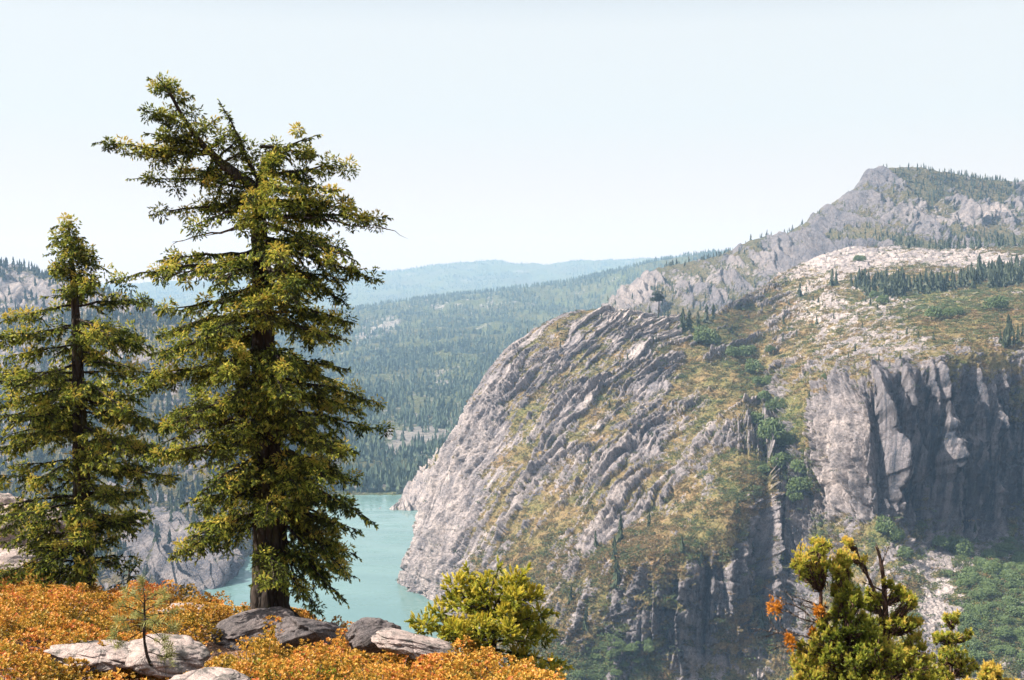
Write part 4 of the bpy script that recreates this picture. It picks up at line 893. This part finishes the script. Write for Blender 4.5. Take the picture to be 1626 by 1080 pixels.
T.tufted(pch(lt[3:], np.linspace(0, 7, 12)), .19, 90, .1, .1, .95)
T.wood.tube([L_(411, 305), L_(413, 290, .03), L_(412, 278, .06), L_(416, 262, .1)], [.10, .075, .04, .012], 8); [T.ball(L_(412 + q_[0], q_[1], q_[2]), .2, 60, .5, 0) for q_ in ((0, 262, 0), (10, 275, -.2), (-12, 272, -.2), (4, 248, .1), (22, 262, 0))]
arc = [(410,285),(406,255),(392,226),(370,195),(352,170)]
T.branch(L_(410, 285), L_(352, 168), .045, 1.0, .30, .25, .05)
TB = T.branch
def B(o, e, r0, dn, sp_, dr, ba, *a, **k):
    p = TB(o, e, r0, dn, sp_, dr, ba, *a, **k); T.tufted(p, .15 + .08 * sp_, 130, .25, -.15); return p
# along the leaning leader: short bushy branches
for q, (a_, b_, r_, sp_, dn) in enumerate([((272,152),(243,128),.02,.16,1.2),((272,152),(262,140),.02,.14,1.3),((280,165),(300,155),.02,.18,1.2),((283,172),(262,196),.02,.16,1),((290,185),(250,185),.02,.16,1),((298,198),(318,196),.02,.18,1.1),
        ((303,205),(232,175),.02,.12,.8),((305,208),(268,236),.02,.2,1),((312,216),(345,188),.03,.24,1.1),((318,225),(290,262),.03,.26,1.1),((325,232),(238,212),.03,.24,1),((330,238),(360,215),.03,.28,1.1),
        ((340,250),(322,290),.03,.3,1.1),((352,260),(392,236),.03,.3,1.0),((360,266),(345,310),.03,.32,1.0),((310,215),(255,226),.03,.26,1),((345,252),(380,222),.03,.28,1),((375,278),(365,325),.03,.3,.9),((395,292),(395,330),.03,.26,.8)]):
    B(L_(*a_), L_(*b_, dy=T.rng.uniform(-.5, .5)), r_, dn, sp_, .12, .05, hang=.5)
B(L_(332, 244), L_(158, 226, .1), .035, .8, .20, .10, .28); B(L_(325, 240), L_(205, 244, -.2), .03, .9, .22, .08, .2)
B(L_(398, 298), L_(214, 284, -.1), .035, .75, .22, .12, .25, .3); B(L_(392, 292), L_(285, 272, .3), .035, .9, .32, .1, .15)
B(L_(402, 318), L_(250, 338, .1), .04, .85, .28, .08, .2, .3); B(L_(404, 322), L_(300, 360, -.5), .035, .8, .3, .06, .2); B(L_(405, 330), L_(330, 330, .5), .035, .9, .32, .1, .15)
T.deadbranch(L_(405, 350), L_(268, 374), .03, 3); T.deadbranch(L_(405, 357), L_(350, 372, -.2), .02, 3)
# right of the top
B(L_(416, 262, .1), L_(500, 216), .035, 1.1, .26, .14, .12); B(L_(415, 270), L_(455, 232, .3), .03, 1.1, .28, .12, .08); B(L_(413, 282), L_(546, 262, .1), .04, 1.0, .30, .12, .2); B(L_(413, 300), L_(530, 300, -.4), .04, 1.0, .32, .05, .15)
B(L_(413, 290), L_(440, 250, -.4), .03, 1.1, .28, .12, .08); B(L_(415, 325), L_(520, 318, .6), .04, .9, .34, .05, .2); B(L_(414, 300), L_(400, 255, .4), .03, 1.0, .26, .1, .08)
B(L_(414, 344), L_(612, 345, .15), .05, .95, .34, .08, .22); T.deadbranch(L_(440, 346), L_(606, 372, -.1), .03, 5); B(L_(414, 352), L_(548, 395, -.3), .04, .85, .36, .05, .25)
for e_ in ((455,300,-.9),(395,318,-.9),(440,335,-1.0),(490,285,.4),(475,330,-.6),(500,245,.3),(380,350,-.8),(430,360,-1.1),(560,330,.3),(470,355,.6)): B(L_(413, e_[1] - 12), L_(*e_), .035, 1.0, .3, .06, .12)
# the bright spray towards the viewer
B(L_(412, 372), L_(560, 412, -1.1), .05, 1.25, .42, .10, .05); B(L_(410, 375), L_(450, 415, -1.6), .05, 1.2, .42, .10, .1); B(L_(410, 385), L_(596, 442, -.3), .05, 1.0, .36, .08, .15); B(L_(412, 400), L_(545, 480, -.3), .045, .9, .36, .05, .15)
# left long boughs
def B(o, e, r0, dn, sp_, dr, ba, *a, **k):
    p = TB(o, e, r0, dn, sp_, dr, ba, *a, **k); T.tufted(p, .19, 100, .3, -.35, .75); return p
B(L_(408, 400), L_(262, 412, .2), .045, 1.0, .38, .05, .15); B(L_(408, 420), L_(180, 446, .1), .05, .9, .30, .12, .25); B(L_(408, 395), L_(330, 430, -.8), .045, 1.1, .40, .06, .12)
lev = [(450,285,580,.6),(480,330,560,.7),(510,265,570,.9),(530,250,600,1),(560,238,606,1),(585,205,585,1),(610,210,575,1),(635,200,590,.95),(660,240,588,.85),(690,285,582,.85),(720,262,580,.9),(745,275,592,1),(775,295,590,1),(800,275,572,1),(825,245,568,1),(850,250,560,.9),(875,268,566,.8)]
for yy, lx, rx, dn in lev:
    cxp = np.interp(yy, [q[1] for q in tr][::-1], [q[0] for q in tr][::-1]); Rl = (cxp - lx) / F * Yb; Rr = (rx - cxp) / F * Yb
    nb = 6
    for j in range(nb):
        a = (j + T.rng.uniform(-.35, .35)) / nb * 6.283; c = math.cos(a); Rm = (Rr if c > 0 else Rl); ln = Rm * abs(c) + min(1.5, Rm) * abs(math.sin(a)) * .95; ln *= T.rng.uniform(.62, 1.05)
        if T.rng.uniform() < .16: continue
        if yy > 640 and yy < 720 and c < -.3: dnn = .35
        else: dnn = dn
        if yy > 840 and c < .2: continue
        dz = T.rng.uniform(.05, .42) * ln * (.6 + (yy - 450) / 700); o = L_(cxp, yy - 16 + T.rng.uniform(-26, 26)); e = o + np.array([c * ln, math.sin(a) * ln, -dz])
        B(o, e, .022 + .012 * ln, dnn * 1.0, .46, .10, .18, .15 if dnn > .5 else .5)
for e in ((520,700,-.5),(480,690,-1.2),(560,715,.3),(360,800,-.7),(470,770,-1.3),(500,800,-.9),(440,640,-1.4),(460,590,-1.5),(350,590,-1.3),(380,690,-1.4),(470,480,-1.4)): B(L_(425, e[1] - 40), L_(*e), .04, 1.1, .46, .12, .15)
for o_, e in (((440,800),(545,905,-.2)),((445,830),(562,880,.2)),((445,850),(520,930,-.4)),((448,870),(545,950,.0)),((448,900),(505,968,-.2)),((445,860),(480,950,-.7)),((448,880),(560,915,.3)),((446,820),(500,890,-.6))): B(L_(*o_), L_(*e), .035, .85, .40, .12, .15)
for e in ((300,690,-.3),(278,700,.2),(268,735,-.3),(322,745,-.6),(300,655,.4)): T.deadbranch(L_(414, e[1] - 35), L_(*e), .03, 6)
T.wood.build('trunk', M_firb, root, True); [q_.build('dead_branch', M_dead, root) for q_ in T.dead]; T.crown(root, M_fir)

# --- the left fir
Yb2 = 28.0; base2 = at(132, 940, Yb2); T = Tree(202, .084, .022, .26, .76); root = empty('fir_tree', base2)
tag(root, 'slimmer fir left of the big one, with a straight pointed top', 'fir')
L_ = lambda px, py, dy=0.0: local(base2, px, py, Yb2 + dy)
tr = [(133,965),(133,900),(131,820),(129,740),(126,660),(124,600),(122,540),(119,480),(115,430),(112,390),(110,362)]
tw = np.array([17, 15, 14, 12.5, 11, 9.5, 8, 6, 4.5, 2.8, 1]) / F * Yb2; tt = np.linspace(0, 10, 50)
T.wood.tube(pch(np.array([L_(*q) for q in tr]), tt), np.interp(tt, range(11), tw), 14, rough=.04, rng=T.rng)
TB = T.branch
def B(o, e, r0, dn, sp_, dr, ba, *a, **k):
    p = TB(o, e, r0, dn, sp_, dr, ba, *a, **k); T.tufted(p, .21, 78, .25, -.25, .66); return p
lev = [(372,90,125,1.1,5),(388,88,132,1.1,5),(404,84,146,1,5),(420,92,154,1,6),(438,90,158,1,6),(455,96,165,1,6),(475,75,172,.9,6),(505,14,238,.9,6),(530,8,232,1,6),(560,-20,200,1,6),(585,-30,245,1,6),(610,-35,270,1,6),(640,-45,275,1,6),(670,-45,262,1,6),(700,-40,290,1,6),(735,-30,286,1,6),(765,-25,262,1,6),(795,-12,245,1,6),(820,-5,262,1,6),(850,2,232,1,6),(880,15,215,1,6),(905,30,205,1,6)]
for yy, lx, rx, dn, nb in lev:
    cxp = np.interp(yy, [q[1] for q in tr][::-1], [q[0] for q in tr][::-1]); Rl = (cxp - lx) / F * Yb2; Rr = (rx - cxp) / F * Yb2
    for j in range(nb):
        a = (j + T.rng.uniform(-.3, .3)) / nb * 6.283; c = math.cos(a); Rm = Rr if c > 0 else Rl; ln = (Rm * abs(c) + min(1.7, Rm) * abs(math.sin(a))) * T.rng.uniform(.6, 1.05)
        if T.rng.uniform() < .12: continue
        dz = T.rng.uniform(-.10, .26) * ln; o = L_(cxp, yy - 8 + T.rng.uniform(-16, 16)); e = o + np.array([c * ln, math.sin(a) * ln, -dz])
        B(o, e, .014 + .01 * ln, dn * 1.0, .16 + .2 * ln, .10, .10, .15, step=.12)
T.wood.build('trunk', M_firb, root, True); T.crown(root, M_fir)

# --- stout young pine in the middle
Yb3 = 19.0; base3 = at(778, 1062, Yb3); T = Tree(303, .115, .022, .58, .85); root = empty('pine_tree', base3)
tag(root, 'stocky yellow-green young pine behind the orange shrubs at bottom centre', 'pine')
L_ = lambda px, py, dy=0.0: local(base3, px, py, Yb3 + dy)
T.wood.tube([L_(778, 1100), L_(778, 1062), L_(782, 1010), L_(776, 960), L_(785, 920)], [.10, .085, .07, .05, .02], 10, rough=.05, rng=T.rng)
for q in [((778,1020),(662,988,.1)),((778,1015),(690,975,.3)),((776,1010),(715,1010,-.2)),((778,1000),(720,930,.1)),((778,990),(745,912,.2)),((780,985),(800,935,-.2)),((782,980),(832,912,.1)),((780,990),(850,940,.0)),((782,1000),(868,975,.1)),
          ((780,1010),(868,1000,.2)),((778,1020),(838,1020,-.2)),((778,970),(718,960,-.3)),((778,960),(760,925,-.2)),((780,960),(790,905,.3)),((776,1020),(740,1020,.3)),((780,1030),(890,1055,.1)),((780,1035),(870,1070,-.2)),((778,1000),(800,1000,-.5)),((778,985),(760,980,-.5)),((778,1010),(700,1000,.4)),((780,975),(820,960,-.4)),((778,960),(742,945,.4)),((780,950),(850,990,.4))]:
    p = T.branch(L_(*q[0]), L_(*q[1]), .025, 1.0, .24, .12, .22, .2, hang=.15, step=.09); T.tufted(p, .17, 58, .3, .5, .95)
T.wood.build('trunk', M_firb, root, True); M_yp = leaf_mat('young_pine_needles', [(0, (.05, .065, .01)), (.4, (.13, .17, .02)), (.75, (.42, .42, .045)), (1, (.70, .56, .08))], .3, .45); T.crown(root, M_yp)

# --- junipers at bottom right
def tuft_tpl(rng, n=12):
    V = []; Fs = []; t = []
    for i in range(n):
        a = rng.uniform(0, 6.283); sp = rng.uniform(0, .55); s = rng.uniform(0, .35); d = np.array([1, sp * math.cos(a), sp * math.sin(a)]); d /= np.linalg.norm(d); pr = np.cross(d, rng.normal(size=3)); pr /= np.linalg.norm(pr)
        k = len(V); b0 = np.array([s, 0, 0]); l = rng.uniform(.45, .8); V += [b0, b0 + d * l * .5 + pr * .055, b0 + d * l, b0 + d * l * .5 - pr * .055]; Fs += [(k, k + 1, k + 2), (k, k + 2, k + 3)]; t += [-.15, 0, .12, 0]
    return np.array(V), np.array(Fs), np.array(t)
JT = [tuft_tpl(rng) for _ in range(5)]
M_jun = leaf_mat('juniper_scales', [(0, (.035, .06, .010)), (.32, (.12, .17, .022)), (.62, (.40, .43, .055)), (1, (.74, .52, .11))], .38, .6)
M_orj = leaf_mat('dying_orange_sprays', [(0, (.40, .15, .02)), (.6, (.62, .24, .02)), (1, (.72, .33, .05))], .3, .6)
M_junb = bark_mat('juniper_bark', (.16, .085, .06), (.09, .055, .042), (.22, .15, .11), 12)
def lobe(T, c, rad, n, tint, up=.8, wood=True, org=None):
    r = T.rng; d = r.normal(size=(n, 3)); d /= np.linalg.norm(d, axis=1, keepdims=True); q = d * np.abs(r.normal(0, .62, (n, 1))) * rad; P = c + q * [.5, .5, 1.9]
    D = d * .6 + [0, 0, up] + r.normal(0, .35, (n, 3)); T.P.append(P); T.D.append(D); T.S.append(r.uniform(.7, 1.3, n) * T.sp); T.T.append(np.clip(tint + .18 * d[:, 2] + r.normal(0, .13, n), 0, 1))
    if wood:
        for i in range(6):
            j = r.integers(n); o = c if org is None else org; T.wood.tube([o, (o + P[j]) / 2 + r.normal(0, .03, 3), P[j]], [.014, .008, .003], 4)
def juniper(px0, py0, Yk, seed, label, stems, lobes, deads, oranges, name='juniper_tree', cat='juniper', sp=.085):
    b_ = at(px0, py0, Yk); T = Tree(seed, sp); root = empty(name, b_); tag(root, label, cat); L_ = lambda px, py, dy=0.0: local(b_, px, py, Yk + dy)
    for pts, r0, r1 in stems:
        q = pch(np.array([L_(*p) for p in pts]), np.linspace(0, len(pts) - 1, 24)); T.wood.tube(q, np.linspace(r0, r1, 24), 9, rough=.08, rng=T.rng)
    for cx, cy, rx, ry, tint, dn, org in lobes:
        k = Yk / F; n = int(dn * rx * ry * .95) + 8
        for j in range(max(4, int(rx * ry / 32))):
            a = T.rng.uniform(0, 6.28); rr = T.rng.uniform() ** .5 * .75; c = L_(cx + rx * rr * math.cos(a), cy + ry * rr * math.sin(a), T.rng.normal(0, rx * k * .55))
            lobe(T, c, np.array([1, 1, .9]) * min(rx, ry) * k * T.rng.uniform(.16, .36), max(5, n // max(4, int(rx * ry / 32))), tint + T.rng.normal(0, .06), org=L_(*org) if j % 2 == 0 else None)
    for a_, e in deads: T.deadbranch(L_(*a_), L_(*e), .022, 7)
    T.wood.build('trunk', M_junb, root, True)
    if deads: [q_.build('dead_branch', M_dead, root) for q_ in T.dead]
    T.crown(root, M_jun, 'crown', JT)
    if oranges:
        T.P, T.D, T.S, T.T = [], [], [], []
        for cx, cy, r_ in oranges:
            for j in range(4): lobe(T, L_(cx + T.rng.normal(0, r_ * .45), cy + T.rng.normal(0, r_ * .4), T.rng.normal(0, .1)), np.ones(3) * r_ * .5 * Yk / F, 30, .55, .2, False)
        T.crown(root, M_orj, 'orange_sprays', JT)
Yj = 20.0
juniper(1350, 1200, Yj, 401, 'bushy juniper with a yellow-green crown and bare silver branches holding orange sprays', 
    [([(1350,1200),(1350,1120),(1350,1060),(1347,1000),(1342,940),(1338,905)], .11, .02), ([(1348,1110),(1330,1050),(1312,990),(1303,960),(1304,925),(1298,890)], .06, .015)],
    [(1290,900,36,34,.66,1.3,(1303,940)),(1300,872,26,14,.7,1.2,(1300,900)),(1268,902,12,12,.7,1,(1290,925)),(1336,915,24,36,.62,1.5,(1342,950)),(1345,955,28,30,.42,1.4,(1346,985)),(1348,1000,36,24,.35,1.3,(1348,1020)),(1315,1020,34,26,.55,1.2,(1348,1040)),
     (1370,1020,34,26,.38,1.2,(1350,1050)),(1340,1050,62,30,.38,1.2,(1350,1070)),(1300,1060,40,34,.66,1.2,(1340,1080)),(1400,1050,40,36,.55,1.2,(1350,1080)),(1350,1085,80,26,.5,1.1,(1350,1090)),(1322,935,9,20,.6,1,(1340,960)),(1362,960,9,20,.5,1,(1346,985)),(1372,990,10,22,.55,1,(1348,1010)),(1385,1025,10,24,.6,1,(1350,1050)),(1300,1030,9,22,.7,1,(1335,1050)),(1272,1035,8,18,.7,1,(1310,1060)),(1318,1045,9,24,.6,1,(1345,1060)),(1285,1085,30,20,.7,1.2,(1330,1100)),(1336,890,10,16,.75,1.3,(1338,905)),(1275,1055,26,22,.7,1,(1320,1075)),(1268,1088,24,16,.7,1,(1320,1100)),(1292,1030,20,18,.66,1,(1325,1050)),(1310,990,14,14,.6,.9,(1330,1010)),(1325,975,16,18,.5,1,(1345,980))],
    [((1330,1040),(1195,985)),((1325,1010),(1208,942)),((1320,1000),(1240,962)),((1322,1025),(1240,1000)),((1318,985),(1265,962)),((1325,1045),(1218,1022)),((1315,965),(1255,945)),((1312,975),(1280,1000))],
    [(1235,965,13),(1301,970,8),(1257,1014,10),(1290,1005,6)])
juniper(1408, 1200, Yj + 1.5, 402, 'open juniper with a bare leaning top right of the bushy one', 
    [([(1410,1200),(1408,1120),(1410,1040),(1406,970),(1403,920),(1397,885),(1392,868)], .085, .02), ([(1408,1040),(1395,960),(1380,920),(1366,890),(1358,868)], .04, .012)],
    [(1352,864,20,11,.92,1.1,(1362,878)),(1342,884,22,11,.9,.9,(1368,895)),(1372,892,14,10,.72,.9,(1378,915)),(1430,945,26,18,.5,1.1,(1408,960)),(1445,960,18,18,.62,1,(1410,990)),(1385,950,22,16,.5,1.1,(1403,960)),(1425,995,34,22,.6,1.1,(1410,1010)),
     (1445,1030,30,28,.66,1.1,(1410,1050)),(1385,1000,22,22,.5,1,(1408,1020)),(1430,1070,50,30,.5,1.2,(1408,1090)),(1378,965,16,14,.45,1,(1404,975)),(1410,930,14,10,.6,1,(1404,940)),(1465,1060,26,24,.66,1,(1420,1075)),(1478,1085,30,16,.62,1,(1430,1095)),(1440,1090,30,16,.5,1,(1420,1100)),(1455,995,16,18,.66,1,(1420,1010)),(1398,1030,26,22,.5,1.1,(1408,1045))],
    [((1404,940),(1368,925)),((1405,960),(1362,975)),((1398,890),(1388,862)),((1408,1010),(1370,990)),((1400,900),(1410,868))], [])
juniper(1512, 1200, Yj + 4, 403, 'small thin juniper at the bottom right beside the second one', 
    [([(1512,1200),(1512,1120),(1510,1060),(1511,1010),(1510,975)], .06, .012)],
    [(1512,985,18,16,.62,1,(1511,1000)),(1500,1015,28,18,.6,.9,(1511,1025)),(1530,1010,20,14,.6,.8,(1511,1020)),(1510,1045,42,20,.6,.9,(1511,1055)),(1535,1065,24,18,.58,.9,(1512,1075)),(1490,1070,24,18,.58,.9,(1512,1080)),(1512,1090,46,18,.55,.9,(1512,1095))],
    [((1511,1080),(1455,1068)),((1511,1090),(1486,1050)),((1511,1070),(1545,1050))], [])
juniper(1572, 1180, Yj - 2, 404, 'bright yellow-green bush tip at the bottom edge near the right corner', 
    [([(1572,1180),(1572,1110),(1572,1075)], .05, .015)], [(1572,1070,30,14,.9,1.3,(1572,1085)),(1560,1085,40,14,.85,1.2,(1572,1095)),(1600,1088,22,10,.85,1.2,(1575,1100))], [], [], name='pine_bush', cat='bush')

# --- the sapling and small plants in front
Ys = 14.0; bs = at(236, 1050, Ys); T = Tree(505, .10, .018, .55, .7); root = empty('pine_sapling', bs); tag(root, 'spindly pine sapling with a crooked bare stem beside the pale boulder', 'sapling')
L_ = lambda px, py, dy=0.0: local(bs, px, py, Ys + dy)
T.wood.tube(pch(np.array([L_(240,1058), L_(232,1035), L_(229,1010), L_(230,985), L_(229,965), L_(230,945)]), np.linspace(0, 5, 20)), np.linspace(.022, .006, 20), 7, rough=.08, rng=T.rng)
for a_, e in [((229,985),(200,985,.05)),((229,980),(255,975,.0)),((229,975),(205,965,-.1)),((229,970),(250,960,.1)),((230,960),(215,948,.1)),((230,955),(246,945,-.05)),((230,950),(228,940)),((229,990),(196,1000,-.05)),((229,988),(258,990,.08)),((229,982),(240,985,-.2)),((229,975),(222,975,.2)),((230,1000),(205,1015,-.05)),((230,1008),(252,1020,-.05)),((236,1035),(256,1042,-.02)),((229,995),(247,1005,.1))]:
    T.branch(L_(*a_), L_(*e), .006, .7, .07, .1, .45, hang=-.25, step=.05)
T.wood.build('trunk', M_firb, root, True)
NT_ = [sprig_tpl(rng, 12, .02, .95) for _ in range(4)]
M_sap = leaf_mat('sapling_needles', [(0, (.10, .12, .03)), (.5, (.20, .21, .06)), (1, (.33, .31, .10))], .3, .5); T.crown(root, M_sap, 'crown', NT_)
for px, py, Yk, hp, lb, sd_ in [(292,952,34,34,'small dark conifer on the crest against the lit lakeside bluff',61),(338,968,27,30,'tiny conifer growing at the crest just left of the big fir',62),(205,935,32,50,'grey-green small conifer right of the left fir trunk',63)]:
    b_ = at(px, py + 6, Yk); T = Tree(sd_, .12, .05, .35, .55); root = empty('young_conifer', b_); tag(root, lb, 'conifer'); hh = hp / F * Yk
    T.wood.tube([(0, 0, -.3), (0, 0, hh * .5), (.02, 0, hh)], [.05, .03, .008], 6)
    for j in range(16):
        f = j / 16; a = j * 2.4; ln = hh * .38 * (1 - f) + .08; T.branch((0, 0, hh * (.1 + .85 * f)), (math.cos(a) * ln, math.sin(a) * ln, hh * (.1 + .85 * f) - ln * .1), .012, .9, .2, .05, .1, step=.14)
    T.wood.build('trunk', M_firb, root, True); T.crown(root, M_con)

# ------------------------------------------------------------------ haze
vx = [(x, y, z) for x in (-9000, 9000) for y in (-200, 14400) for z in (-308.5 - 5, 380)]
hz = link_mesh('haze', vx, [np.array([[0, 1, 3, 2], [4, 6, 7, 5], [0, 4, 5, 1], [2, 3, 7, 6], [0, 2, 6, 4], [1, 5, 7, 3]])])
m = NT('valley_haze'); pv = m.n('ShaderNodeVolumePrincipled'); pv.inputs['Color'].default_value = (.40, .66, 1, 1); pv.inputs['Absorption Color'].default_value = (.50, .50, .50, 1); pv.inputs['Density'].default_value = .82e-4; pv.inputs['Anisotropy'].default_value = .05
m.l(pv.outputs[0], m.out.inputs['Volume']); hz.data.materials.append(m.m); tag(hz, 'pale blue haze over the valley', 'haze', kind='stuff')
print('done', round(time.time() - T0, 1))
